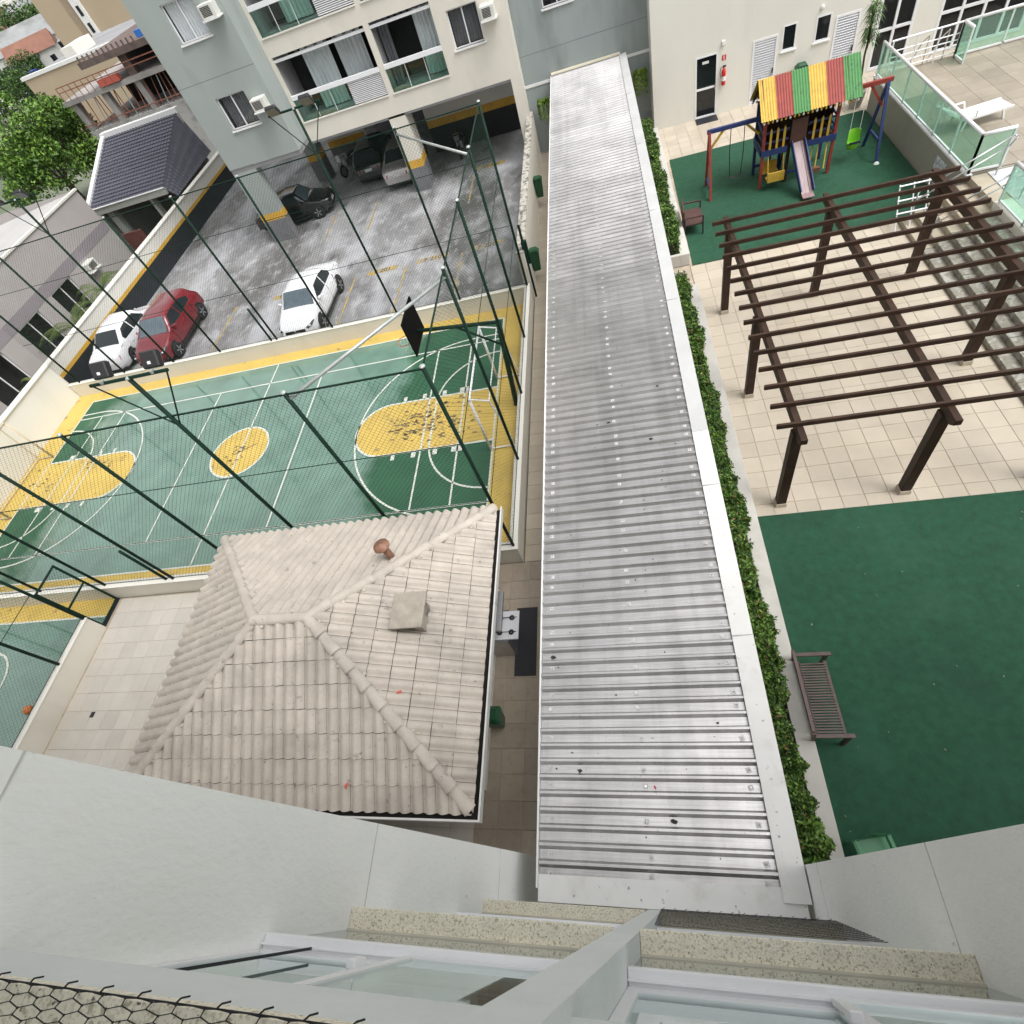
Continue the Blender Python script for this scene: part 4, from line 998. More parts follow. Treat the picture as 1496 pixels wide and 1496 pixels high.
# ================================================================ playground tower
play = thing('playground_tower', 'wooden play tower with striped corrugated roof, slide and two swing frames', 'playground', (6.3,21.4,0))
def pst(x, y, z0, z1, m, wd=.09, x2=None, y2=None):
    return MB().bar((x,y,z0),(x2 if x2 is not None else x, y2 if y2 is not None else y, z1), wd, wd).build('post', m, play)
TX0, TX1, TY0, TY1, DZ = 5.25, 7.45, 20.85, 21.95, 1.25
for x in (TX0,TX1):
    for y in (TY0,TY1): pst(x, y, 0, 2.35, (m_red if y == TY0 else m_blue))
pst(6.1,TY0+.1,0,DZ,m_wood); pst(6.1,TY1,0,DZ,m_blue)
for i in range(9):
    y = TY0+.06+i*(TY1-TY0-.12)/8; MB().box(TX0,TX1,y-.055,y+.055,DZ-.03,DZ).build('deck_plank', m_wood, play)
for y in (TY0-.06,TY1+.06): MB().box(TX0-.06,6.0 if y < 21 else TX1+.06,y-.025,y+.025,DZ-.16,DZ+.02).build('deck_rail', m_blue, play)
MB().box(6.62,TX1+.06,TY0-.085,TY0-.035,DZ-.16,DZ+.02).build('deck_rail', m_blue, play)
for x in (TX0-.06,TX1+.06): MB().box(x-.025,x+.025,TY0,TY1,DZ-.16,DZ+.02).build('deck_rail', m_blue, play)
MB().box(TX0,6.0,TY1-.02,TY1+.02,.25,.35).build('deck_rail', m_blue, play); MB().box(6.1,6.6,TY0+.05,TY0+.09,.3,.38).build('deck_rail', m_blue, play)
def picket(x, y):
    MB().prism([(x-.035,y-.012,DZ+.02),(x+.035,y-.012,DZ+.02),(x+.035,y-.012,DZ+.58),(x,y-.012,DZ+.66),(x-.035,y-.012,DZ+.58)], (0,.024,0)).build('picket', m_yplay, play)
for x in (5.45,5.66,5.87,6.78,7.0,7.22): picket(x, TY0-.04)
for i in range(9): picket(TX0+.15+i*.24, TY1+.04)
for z in (DZ+.2,DZ+.5):
    MB().box(TX0,6.02,TY0-.02,TY0+.01,z,z+.06).build('guard_rail', m_blue, play); MB().box(6.62,TX1,TY0-.02,TY0+.01,z,z+.06).build('guard_rail', m_blue, play); MB().box(TX0,TX1,TY1-.01,TY1+.02,z,z+.06).build('guard_rail', m_blue, play)
    for x in (TX0,TX1): MB().box(x-.02,x+.02,TY0,TY1,z,z+.06).build('guard_rail', m_blue, play)
MB().box(TX0+.05,TX1-.05,TY1-.06,TY1-.03,DZ+.02,2.25).build('rear_shade_panel', m_wood, play)  # dark boards added at back and sides to give shade under the roof
for x in (TX0+.03,TX1-.05): MB().box(x,x+.02,TY0+.35,TY1-.07,DZ+.02,2.2).build('side_shade_panel', m_wood, play)
# striped corrugated roof, two slopes
cols = [m_yplay, m_red, mat("play_green", (.05,.20,.05), .6, .2, 5, stain=[((.02,.06,.02), .7, 5, .55, .68)]), m_yplay, m_red, mat("play_green", (.05,.20,.05))]
X0, X1 = 5.02, 7.95; ridge = 3.18; ev = 2.30; yc = 21.4
for i in range(6):
    a = X0+(X1-X0)*i/6; b_ = X0+(X1-X0)*(i+1)/6
    for s in (-1,1):
        n = 24; row = [(a+(b_-a)*k/n, .016*math.cos(2*PI*(b_-a)*k/n/.08)) for k in range(n+1)]
        q = MB(); q.grid([[(x, yc+s*.93, ev+dz) for x, dz in row], [(x, yc, ridge+dz) for x, dz in row]])
        q.build('roof_sheet', cols[i], play, smooth=True)
for x in (X0+.12,(X0+X1)/2,X1-.35):
    for s in (-1,1): MB().bar((x,yc,ridge-.05),(x,yc+s*.9,ev-.04),.05,.07).build('roof_rafter', m_wood, play)
for s in (-1,1):
    for i in range(22): 
        x = X0+.1+i*(X1-X0-.2)/21; MB().sphere((x, yc+s*.88, ev-.07), .035, 6, 4, 1.3).build('bead', m_yplay if i % 3 else m_white, play)
# slide
sl_ = MB(); a = Vector((6.32,20.8,DZ+.05)); b_ = Vector((6.5,19.6,.16)); c = Vector((6.5,19.35,.12))
for p, q_ in ((a,b_),(b_,c)):
    sl_.bar(p, q_, .36, .03)
sd = sl_.build('slide', mat("slide_wood", (.27,.18,.19), .45, .25, 3, stretch=(9,1,1)), play)
for s in (-.09,.0,.09): MB().bar(a+Vector((s,0,.0165)), b_+Vector((s,0,.0165)), .012, .003).build('board_gap', m_wood, sd)
for s in (-.2,.2): MB().bar(a+Vector((s,0,.06)), b_+Vector((s,0,.06)), .03, .16).build('side_board', m_blue, sd)
MB().box(6.08,6.56,20.82,20.86,DZ+.02,DZ+.75).build('slide_hood', mat("hood_brown", (.09,.04,.03), .5), play)
# ladder
for x in (5.75,6.15):
    MB().bar((x,21.9,0),(x,21.6,DZ),.05,.05).build('ladder_rail', m_blue, play)
for i in range(5): MB().tube((5.75,21.88-.05*i,.2+i*.22),(6.15,21.88-.05*i,.2+i*.22),.018,6).build('rung', m_blue, play)
# swing frame with rope swing
MB().bar((3.5,21.4,2.06),(TX0,21.4,2.06),.10,.12).build('swing_beam', m_blue, play)
for s, m_ in ((-1,m_red),(1,m_red)): MB().bar((3.58,21.4,2.1),(3.59,21.4+s*.58,0),.08,.08).build('swing_leg', m_, play)
MB().bar((3.58,21.05,.35),(3.58,21.75,.35),.05,.08).build('swing_tie', m_blue, play)
MB().bar((3.58,21.4,1.45),(4.05,21.4,2.02),.06,.07).build('knee_brace', m_yplay, play); MB().bar((5.2,21.4,1.6),(4.75,21.4,2.02),.06,.07).build('knee_brace', m_yplay, play)
MB().path([(4.28,21.4,2.0),(4.27,21.4,1.2),(4.32,21.4,.42)], .014, 5).build('rope', m_black, play); MB().path([(4.72,21.4,2.0),(4.73,21.4,1.2),(4.68,21.4,.42)], .014, 5).build('rope', m_black, play)
q = MB(); q.grid([[(4.32+.36*i/6, 21.32, .42-.07*math.sin(PI*i/6)) for i in range(7)], [(4.32+.36*i/6, 21.48, .42-.07*math.sin(PI*i/6)) for i in range(7)]]); q.build('swing_seat', m_black, play)
# frame with toddler swing
MB().bar((TX1,21.4,2.2),(9.1,21.4,2.2),.10,.12).build('swing_beam', m_red, play)
for s in (-1,1): MB().bar((8.98,21.4,2.2),(8.94,21.4+s*.68,0),.08,.08).build('swing_leg', m_blue, play)
MB().bar((8.96,21.0,.6),(8.96,21.8,.6),.05,.08).build('swing_tie', m_blue, play); MB().bar((8.95,21.4,1.5),(8.5,21.4,2.15),.06,.07).build('knee_brace', m_red, play)
for x in (8.12,8.42): MB().tube((x,21.4,2.15),(x,21.35,.95),.008,4).build('rope', m_white, play)
q = MB()
q.grid([[(8.27+w_*math.cos(a_), 21.35+w_*.8*math.sin(a_)-.05, z) for a_ in [2*PI*k/14 for k in range(15)]] for w_, z in ((.10,.40),(.17,.44),(.19,.62))])
q.grid([[(8.27+.19*math.cos(a_), 21.35+.15*math.sin(a_)-.05, z) for a_ in [PI*.0+PI*k/10 for k in range(11)]] for z in (.62,.98)])
q.build('toddler_seat', m_lime, play, smooth=True)
MB().box(8.1,8.44,21.12,21.16,.62,.68).build('safety_bar', m_black, play)
# see-saw style glider seats under the deck
t2 = MB(); t2.box(5.42,5.95,20.5,20.56,.32,.62); t2.box(5.42,5.95,20.56,20.86,.32,.37); t2.build('glider_seat', m_yplay, play)
for x in (5.44,5.93): MB().bar((x,20.6,.4),(x,20.9,1.2),.03,.05).build('glider_arm', m_yplay, play)
t2 = MB(); t2.box(5.4,5.9,21.4,21.45,.35,.62); t2.box(5.4,5.9,21.15,21.4,.33,.37); t2.build('glider_seat', m_yplay, play)
for i, x in enumerate((6.78,6.95,7.2)): MB().bar((x,20.75-.1*i,.35),(x+.12,21.0,1.2),.035,.05).build('glider_arm', m_yplay, play)
MB().box(6.85,7.1,20.55,20.7,.28,.42).build('glider_seat', mat("seat_brown", (.14,.07,.04), .6), play)
tag(MB().lathe([(.0,0),(.09,0),(.05,.05),(0,.06)], (8.94,20.68,.02), 10).build('anchor_cap', m_white), 'white anchor cap at the foot of the blue swing leg', 'cap')

# ================================================================ raised pool deck
m_deck = mat("stone_deck_paving", (.42,.36,.29), .5, .12, 1.2, fine=.08, bscale=30, stain=[((.28,.22,.16), .5, .8, .5, .7)], stretch=(1,.5,1))
dk = struct('pool_deck', MB().box(9.82,20,17.0,24.7,-.3,1.03), mat("deck_side_render", (.34,.32,.26), .85, .1, 1, bump=.1, bscale=30, stain=[((.24,.22,.17), .5, 1, .5, .7)]))
ME_D = None
q = MB(); q.box(0,.592,0,.582,0,.03); ME_D = bpy.data.meshes.new('paver'); ME_D.from_pydata(q.v, [], q.f); ME_D.materials.append(mat("stone_paver", (.29,.25,.20), .4, .14, 1.3, rnd=.12, fine=.08, bscale=30, stain=[((.3,.24,.18), .5, 1.2, .5, .7)])); ME_D.update()
for i in range(10):
    for j in range(13):
        piece('paver', ME_D, (9.95+i*.6, 17.05+j*.588, 1.035), dk)
struct('pool_terrace', MB().box(10.35,24,2,16.98,-.3,1.02), mat("pale_pool_paving", (.50,.50,.51), .5, .06, 1, stain=[((.4,.4,.4), .4, 1.5, .5, .7)]))
MB().box(9.80,9.95,16.9,24.75,1.03,1.09).build('coping', m_white, dk, bevel=.01)
def guard(label, pts, z0, h):
    t = thing('glass_guard', label, 'guard rail', (pts[0][0],pts[0][1],z0))
    for (x0,y0),(x1,y1) in zip(pts, pts[1:]):
        L_ = math.hypot(x1-x0,y1-y0); n = max(1, round(L_/1.25))
        MB().tube((x0,y0,z0+h),(x1,y1,z0+h),.045,10).build('top_rail', m_alu, t, smooth=True)
        MB().bar((x0,y0,z0+.06),(x1,y1,z0+.06),.05,.05).build('bottom_rail', m_alu, t)
        for i in range(n):
            a = (x0+(x1-x0)*i/n, y0+(y1-y0)*i/n); b_ = (x0+(x1-x0)*(i+1)/n, y0+(y1-y0)*(i+1)/n)
            u = Vector((b_[0]-a[0], b_[1]-a[1], 0)).normalized()*.03
            MB().bar((a[0]+u.x,a[1]+u.y,z0+h/2+.04),(b_[0]-u.x,b_[1]-u.y,z0+h/2+.04),.012,h-.12).build('glass_panel', g_pool, t)
            MB().box(a[0]-.025,a[0]+.025,a[1]-.025,a[1]+.025,z0,z0+h).build('upright', mat("pale_green_alu", (.58,.70,.66), .35), t)
        MB().box(x1-.025,x1+.025,y1-.025,y1+.025,z0,z0+h).build('upright', mat("pale_green_alu", (.58,.70,.66)), t)
guard('pale green glass guard along the raised deck above the playground', [(9.86,24.6),(9.86,16.98),(10.62,16.98)], 1.09, 1.0)
guard('pale green glass guard at the rear of the raised deck by the glass doors', [(12.25,23.85),(12.25,24.5),(16.5,24.5)], 1.07, 1.0)
guard('pale green glass guard beside the stone steps and pool terrace', [(10.0,15.4),(10.0,8.0)], 1.02, 1.0)
MB().box(9.93,10.34,2,15.5,-.3,1.02).build('terrace_wall', m_annex, dk)
t = thing('tube_railing', 'white tubular railing with five bars at the rear edge of the deck', 'railing', (11.2,24.6,1.05))
for z in (1.2,1.38,1.56,1.74,2.05): MB().tube((10.1,24.55,z),(12.3,24.55,z),.02 if z < 2 else .03,6).build('bar', m_alu, t)
for x in (10.15,10.9,11.6,12.25): MB().tube((x,24.55,1.03),(x,24.55,2.05),.025,6).build('upright', m_alu, t)
t = thing('step_rail', 'curved grey metal handrail climbing the deck steps', 'handrail', (11.5,24.8,.5))
for x in (11.3,11.9): MB().path([(x,25.6,0),(x,25.6,.8),(x,25.0,1.6),(x,24.62,1.9),(x,24.6,1.05)], .022, 6).build('rail', m_steel, t)
for i in range(3): MB().box(11.2,12.0,24.75+.28*i,25.03+.28*i,0,.8-.26*i).build('step', m_deck, dk)
tag(MB().box(9.788,9.80,18.05,18.75,.42,.88).build('notice_board', mat("notice_print", (.45,.47,.53), .5, .2, 9, stain=[((.75,.76,.78), .8, 9, .5, .56)])), 'pale notice board fixed to the deck wall beside the playground mat', 'notice board')
tag(MB().lathe([(0,0),(.05,.0),(.05,.03),(0,.04)], (9.80,17.9,.62), 8, 0).build('wall_light', m_steel), 'small round wall fitting next to the notice board', 'fitting')

# stone steps beside the pergola
m_step = mat("mosaic_stone_step", (.25,.23,.19), .7, .15, 3, fine=.2, bscale=9, stain=[((.55,.55,.52), .5, 5, .52, .62), ((.12,.10,.08), .6, 4, .58, .68)])
m_step2 = mat("beige_step", (.40,.35,.27), .6, .1, 3, stain=[((.36,.28,.18), .5, 2, .5, .7)])
st_ = struct('stone_steps', MB().box(8.44,9.92,2,16.98,-.3,-.02), m_grout)
for i in range(5):
    x0 = 8.45+i*.3; z1 = .14+i*.17
    MB().box(x0,x0+.302 if i < 4 else 9.93,15.3,16.98,-.02,z1).build('step', m_step2, st_, bevel=.006)
    y = 2.0
    while y < 15.2:
        y2 = min(15.28, y+R0.uniform(.7,1.1)); MB().box(x0,x0+.298 if i < 4 else 9.93,y,y2-.012,-.02,z1-jit(.004)).build('stone', m_step, st_, bevel=.008); y = y2
MB().box(9.93,10.34,15.5,16.98,-.3,1.0).build('step', m_step2, st_)
for lab, y in (('slim chrome handrail on the steps against the glass guard corner', 16.75),('slim chrome handrail on the steps beside the pool terrace guard', 15.42)):
    t = thing('stair_handrail', lab, 'handrail', (9.2,y,0))
    MB().path([(8.6,y,.2),(8.6,y,1.0),(10.5,y,2.0),(10.62,y,1.95),(10.5,y,1.75),(8.6,y,.78)], .02, 8).build('rail', m_steel, t, smooth=True)
    MB().tube((10.45,y,1.0),(10.45,y,1.95),.02,8).build('upright', m_steel, t)
t = thing('folding_rack', 'white tubular folding rack standing beside the beige steps', 'rack', (8.5,16.9,0))
for i, (z, y) in enumerate(((1.15,17.0),(.8,16.85),(.5,16.7),(.36,16.62))):
    MB().tube((8.15,y,z),(8.95,y,z),.022,6).build('bar', m_alu, t)
for x in (8.18,8.55,8.92):
    MB().tube((x,17.05,1.17),(x,16.5,0),.018,6).build('leg', m_alu, t); MB().tube((x,16.62,.36),(x+.05,17.2,.0),.018,6).build('leg', m_alu, t)

# ================================================================ furniture
def bench():
    t = thing('slatted_bench', 'brown slatted wooden bench with armrests on the green mat beside the hedge', 'bench', (2.62,2.85,0))
    m = mat("worn_brown_wood", (.085,.052,.045), .5, .25, 6, rnd=.18, bump=.1, bscale=50)
    n = 26
    for i in range(n):
        y = 2.27+i*(3.44-2.27)/(n-1); MB().box(2.42,2.84,y-.013,y+.013,.42,.44).build('seat_slat', m, t)
        MB().bar((2.36,y,.46),(2.27,y,.86),.022,.016).build('back_slat', m, t)
    for x in (2.41,2.845): MB().box(x-.025,x+.025,2.2,3.5,.36,.415).build('seat_rail', m, t)
    MB().bar((2.265,2.18,.88),(2.265,3.52,.88),.05,.07).build('top_rail', m, t); MB().bar((2.365,2.18,.46),(2.365,3.52,.46),.04,.05).build('lower_rail', m, t)
    for y in (2.16,3.54):
        MB().box(2.30,2.92,y-.035,y+.035,.64,.675).build('armrest', m, t, bevel=.006)
        MB().box(2.83,2.88,y-.03,y+.03,.018,.64).build('leg', m, t); MB().bar((2.40,y,.018),(2.27,y,.88),.05,.05).build('leg', m, t)
bench()
t = thing('wicker_armchair', 'dark brown wicker armchair on the playground mat by the hedge planter', 'chair', (2.75,19.3,0), -.05)
m_wick = mat("brown_wicker", (.075,.035,.03), .65, .25, 5, bump=.3, bscale=90)
MB().box(-.3,.3,-.5,.5,.36,.44).build('seat', m_wick, t, local=True, bevel=.02)
MB().bar((-.33,-.5,.62),(-.33,.5,.62),.05,.5).build('backrest', m_wick, t, local=True)
for y in (-.5,.5):
    MB().bar((-.34,y,.66),(.3,y,.66),.045,.04).build('armrest', m_wick, t, local=True)
    for x in (-.3,.29): MB().box(x-.022,x+.022,y-.022,y+.022,.018,.66).build('leg', m_black, t, local=True)
t = thing('green_plastic_chair', 'green plastic chair half hidden behind the white facade', 'chair', (2.78,.53,0), .2)
m_gp = mat("green_plastic", (.05,.22,.10), .4, .06)
MB().box(-.24,.24,-.22,.22,.41,.44).build('seat', m_gp, t, local=True, bevel=.012)
q = MB(); q.grid([[(-.24+.48*i/8, .20+.05*math.cos(PI*(i/8-.5)), z) for i in range(9)] for z in (.44,.65,.84)]); q.build('backrest', m_gp, t, local=True, smooth=True)
for x in (-.21,.21):
    for y in (-.2,.2): MB().tube((x*1.08,y*1.1,.018),(x,y,.42),.02,6).build('leg', m_gp, t, local=True)
    MB().bar((x*1.1,-.18,.62),(x*1.1,.22,.66),.05,.03).build('armrest', m_gp, t, local=True)
# lounger
t = thing('sun_lounger', 'white plastic sun lounger with raised back on the stone deck', 'sun lounger', (10.85,19.75,1.065), math.radians(8))
m_pl = mat("white_plastic", (.78,.78,.77), .35, .03)
for i in range(15): MB().box(-.28+i*.085,-.21+i*.085,-.28,.28,.30,.32).build('slat', m_pl, t, local=True)
for i in range(8):
    x = -.32-i*.075; z = .32+i*.045; MB().obox(Matrix.Translation((x,0,z)) @ Matrix.Rotation(.54,4,'Y'), .065,.56,.02).build('back_slat', m_pl, t, local=True)
for y in (-.3,.3):
    MB().bar((-.3,y,.29),(1.02,y,.29),.05,.06).build('side_rail', m_pl, t, local=True); MB().bar((-.3,y,.31),(-.92,y,.68),.05,.06).build('side_rail', m_pl, t, local=True)
    for x, dx in ((-.25,-.08),(.75,.1)): MB().bar((x+dx,y,0),(x,y,.29),.06,.05).build('leg', m_pl, t, local=True)
    MB().path([(-.5,y,.32),(-.45,y*1.15,.5),(-.05,y*1.15,.5),(0,y,.3)], .025, 6).build('armrest', m_pl, t, local=True)
# potted plant
t = thing('potted_plant', 'tall slender potted plant with drooping leaves beside the deck corner', 'plant', (9.55,25.2,0))
MB().lathe([(.20,0),(.30,.50),(.31,.54),(.26,.54),(.25,.48),(0,.46)], (9.55,25.2,0), 14).build('pot', mat("grey_cement_pot", (.36,.33,.29), .85, .12, 4), t, smooth=True)
MB().path([(9.55,25.2,.46),(9.57,25.2,1.0),(9.52,25.2,1.6),(9.54,25.2,2.2),(9.50,25.22,2.9)], .035, 7).build('trunk', mat("plant_trunk", (.08,.065,.05), .9), t)
q = MB(); rr = random.Random(4)
for i in range(190):
    z = rr.uniform(1.95,3.1); a = rr.uniform(0,6.28); l = rr.uniform(.2,.42)*(1.2-.25*abs(z-2.5)); d = Vector((math.cos(a), math.sin(a), 0)); p = Vector((9.53,25.2,z)); s = d.cross(Vector((0,0,1)))*.017
    a1 = p + d*l*.5 + Vector((0,0,.07)); a2 = p + d*l + Vector((0,0,-.16)); k = len(q.v)
    q.v += [tuple(p-s), tuple(p+s), tuple(a1+s*1.3), tuple(a1-s*1.3), tuple(a2)]; q.f += [(k,k+1,k+2,k+3),(k+3,k+2,k+4)]
q.build('leaves', leaf_mat("dracaena_leaf", (.07,.13,.035)), t, fix=False)

for i in range(26):
    x, y = R0.uniform(2.6,8.2), R0.uniform(.8,6.7); s_ = R0.uniform(.012,.026); a = R0.uniform(0,6.28)
    q = MB(); q.add([(x-s_*math.cos(a),y-s_*math.sin(a),.021),(x+s_*.4*math.sin(a),y-s_*.4*math.cos(a),.026),(x+s_*math.cos(a),y+s_*math.sin(a),.021),(x-s_*.4*math.sin(a),y+s_*.4*math.cos(a),.024)],[(0,1,2,3)])
    tag(q.build('fallen_leaf', mat("fallen_leaf", (.22,.24,.12), .8, .2, 9, rnd=.4), fix=False), 'tiny pale leaf lying on the big green mat', 'leaf', 'leaves on the big green mat')
# ================================================================ vehicles
def lerp(xs, ys, x):
    if x <= xs[0]: return ys[0]
    for i in range(len(xs)-1):
        if x <= xs[i+1]:
            t = (x-xs[i])/(xs[i+1]-xs[i]); t = t*t*(3-2*t)*.45 + t*.55
            return ys[i] + (ys[i+1]-ys[i])*t
    return ys[-1]
m_tyre = mat("tyre_rubber", (.018,.018,.019), .85, .1); m_rim = mat("alloy_rim", (.45,.45,.47), .3, .1, metal=.8)
m_cg = mat("car_glass", (.02,.025,.03), .05, .1, spec=.7); m_trim = mat("black_trim", (.014,.014,.015), .5)
m_lampg = mat("headlamp_clear", (.62,.64,.66), .12, .1, spec=.7); m_tail = mat("tail_lamp_red", (.42,.012,.012), .2, .1); m_plate = mat("number_plate_grey", (.55,.56,.57), .5)
m_wsc = mat("windscreen_glass", (.10,.13,.155), .05, .12, 4, spec=.8)
def car(name, label, loc, rz, paint, L=4.2, W=1.68, H=1.46, wb=2.48, kind='sedan', plate=True):
    t = thing(name, label, 'car', loc, rz)
    h = L/2; fx = wb/2 + (.06 if kind == 'sedan' else .02); bx = fx - wb
    hood = .88*H/1.46; belt = .93*H/1.46
    if kind == 'sedan': top = ([-h,-h+.10,-h+.55,-h+.78,-h+1.45,-.15,.55,h-1.15,h-.35,h-.06,h], [.62,.92,.99,1.0,H-.06,H,H-.03,hood+.10,hood-.10,.72,.55])
    else: top = ([-h,-h+.08,-h+.22,-h+.62,-.3,.45,h-1.12,h-.35,h-.06,h], [.60,.86,1.0,H-.05,H,H-.04,hood+.10,hood-.10,.70,.52])
    wid = ([-h,-h+.12,-h+.6,0,h-.7,h-.2,h], [.76,.90,.98,1.0,.985,.88,.66])
    def wd(x): return W/2*lerp(*wid, x)
    def tp(x): return lerp(*top, x)
    def ring(x):
        w_ = wd(x); z_ = tp(x); zb = .20 + (.10 if abs(x) > h-.25 else 0)
        bl = min(belt, z_-.03); sh = max(0, z_-belt)
        rw = w_*(.985 - .22*min(1, sh/(H-belt)))
        pts = [(0,zb),(w_*.85,zb),(w_*.97,zb+.10),(w_*1.0,.45),(w_*1.0,.62),(w_*.985,bl-.03)]
        if sh > .04: pts += [(w_*.955,bl+.02),(rw+.02,z_-.10 if sh > .2 else z_-.03),(rw*.90,z_-.025),(rw*.5,z_),(0,z_+.006)]
        else: pts += [(w_*.95,bl),(w_*.86,z_-.012),(w_*.74,z_-.002),(w_*.4,z_+.012),(0,z_+.016)]
        return pts
    N = 56; rows = []
    for i in range(N+1):
        x = -h + L*i/N; r = ring(x); rows.append([(x, y, z) for y, z in r] + [(x, -y, z) for y, z in r[::-1][1:]])
    q = MB(); q.grid(rows)
    for e in (0, N): q.poly(rows[e])
    body = q.build('body', paint, t, smooth=True, local=True)
    # glazing follows the roof curve
    def strip(x0, x1, inset, name, mm):
        q = MB(); rr_ = []
        for i in range(9):
            x = x0+(x1-x0)*i/8; z_ = tp(x); sh = max(0, z_-belt); rw = wd(x)*(.985-.22*min(1, sh/(H-belt)))*inset
            rr_.append([(x, rw*k/4, z_+.012-(.012 if abs(k) == 4 else 0)-.006*abs(k)/4) for k in range(-4,5)])
        q.grid(rr_); q.build(name, mm, t, smooth=True, local=True)
    if kind == 'sedan': strip(.60,h-1.12,.86,'windscreen',m_wsc); strip(-h+.86,-h+1.40,.84,'rear_window',m_cg)
    else: strip(.50,h-1.10,.86,'windscreen',m_wsc); strip(-h+.20,-h+.58,.82,'rear_window',m_cg)
    zr = H-.13
    def sy(x, z): 
        w_ = wd(x); z_ = tp(x); rw = w_*(.985-.22*min(1, max(0,z_-belt)/(H-belt))); s = (z-(belt+.02))/max(.05, (z_-.10)-(belt+.02)); return w_*.955 + (rw+.02-w_*.955)*min(1,max(0,s)) + .008
    wins = [[(.86,belt+.03),(.40,zr),(-.18,zr+.03),(-.18,belt+.03)], [(-.24,belt+.03),(-.24,zr+.03),(-.72,zr-.02),(-1.02 if kind == 'sedan' else -1.12,belt+.16),(-.98,belt+.04)]]
    if kind == 'hatch': wins[1] = [(-.24,belt+.03),(-.24,zr+.03),(-.85,zr-.02),(-1.28,belt+.24),(-1.22,belt+.08)]
    for s in (1,-1):
        for wpts in wins: MB().poly([(x, s*sy(x,z), z) for x, z in wpts]).build('side_window', m_cg, t, local=True)
        MB().prism([(.72,s*(W/2-.02),belt+.02),(.62,s*(W/2+.17),belt+.02),(.62,s*(W/2+.17),belt+.13),(.72,s*(W/2-.02),belt+.13)], (.12,0,0)).build('mirror', paint, t, local=True, bevel=.02)
        for x in (.0,-.78): MB().box(x-.09,x+.09,s*W/2*.99-.012,s*W/2*.99+.016,.73,.76).build('door_handle', paint, t, local=True)
        MB().box(bx+.42,fx-.42,s*W/2-.03,s*W/2+.004,.21,.29).build('sill_trim', m_trim, t, local=True)
        for x in (fx, bx):
            y = s*(wd(x)-.02)
            MB().lathe([(.0,0),(.37,0),(.375,s*.02),(.0,s*.028)], (x,y,.34), 22, 1).build('wheel_arch', m_trim, t, local=True)
            wl = MB().lathe([(.20,-.09),(.28,-.1),(.305,-.07),(.305,.07),(.28,.1),(.20,.09)], (x,y-s*.05,.305), 24, 1).build('wheel', m_tyre, t, local=True, smooth=True)
            MB().lathe([(0,s*.085),(.05,s*.09),(.2,s*.06),(.215,s*.095)], (x,y-s*.045,.305), 20, 1).build('rim', m_trim, wl, local=True)
            for k in range(5):
                a = 2*PI*k/5+.3; MB().bar((x+.04*math.cos(a),y+s*.048,.305+.04*math.sin(a)),(x+.205*math.cos(a),y+s*.052,.305+.205*math.sin(a)),.05,.012,(0,1,0)).build('spoke', m_rim, wl, local=True)
        # lamps
        def surf(x, u):
            r = ring(x); i_ = int(u); f_ = u-i_; return (r[i_][0]*(1-f_)+r[min(i_+1,len(r)-1)][0]*f_, r[i_][1]*(1-f_)+r[min(i_+1,len(r)-1)][1]*f_)
        q = MB(); rows_ = []
        for i in range(6):
            f = i/5; x = h-.42+.37*f; u0 = 4.75; u1 = 5.6+1.9*f
            rows_.append([(x+.008+.02*f, s*(surf(x,u0+(u1-u0)*k/4)[0]+.010), surf(x,u0+(u1-u0)*k/4)[1]+.012) for k in range(5)])
        q.grid(rows_); hl = q.build('headlight', mat('headlamp_housing', (.05,.055,.06), .15, .1, spec=.7), t, local=True)
        p0 = surf(h-.14, 6.1); MB().sphere((h-.11, s*(p0[0]+.012), p0[1]+.012), .052, 8, 6, .5).build('lamp_lens', m_lampg, hl, local=True)
        for x in (.92, -.21, -1.0): MB().box(x-.004,x+.004,s*(W/2*.985)-.01,s*(W/2*1.0)+.003,.32,belt-.03).build('door_seam', m_trim, t, local=True)
        MB().prism([(-h+.02,s*.50*W/1.68,.80),(-h+.30,s*(wd(-h+.30)+.006),.82),(-h+.22,s*(wd(-h+.22)+.004),.64),(-h-.005,s*.52*W/1.68,.64)], (-.015,0,.0)).build('tail_light', m_tail, t, local=True)
        MB().box(h-.10,h-.02,s*.62-.09,s*.62+.09,.36,.46).build('fog_lamp', m_trim, t, local=True)
    MB().box(h-.09,h+.004,-.44,.44,.55,.655).build('grille', m_trim, t, local=True); MB().box(h-.06,h+.012,-.5,.5,.30,.42).build('lower_grille', m_trim, t, local=True)
    MB().lathe([(0,0),(.05,.0),(.045,.015),(0,.02)], (h-.005,0,.63), 12, 0).build('badge', m_rim, t, local=True)
    for x in (h+.012, -h-.014): MB().box(x-.006,x+.006,-.2,.2,.44 if x > 0 else .66,.57 if x > 0 else .79).build('number_plate', m_plate, t, local=True)
    MB().box(-h-.02,-h+.1,-.6,.6,.28,.36).build('rear_valance', m_trim, t, local=True)
    for x in (.42,): pass
    return t
p_white = mat("white_car_paint", (.74,.75,.77), .22, .02, coat=.6); p_red = mat("dark_red_car_paint", (.17,.012,.020), .25, .05, coat=.8)
p_black = mat("black_car_paint", (.010,.010,.012), .2, .05, coat=.8); p_silver = mat("silver_car_paint", (.42,.40,.39), .28, .05, metal=.5, coat=.6)
PZ = 0
car('parked_car', 'white sedan parked nose to the court fence with two dark side windows showing', (-12.42,19.42,PZ), -PI/2-.02, p_white, 4.38, 1.72, 1.48, 2.58, 'sedan')
car('parked_car', 'dark red hatchback parked nose to the court fence beside the white car', (-19.85,19.8,PZ), -PI/2+.01, p_red, 4.36, 1.82, 1.52, 2.72, 'hatch')
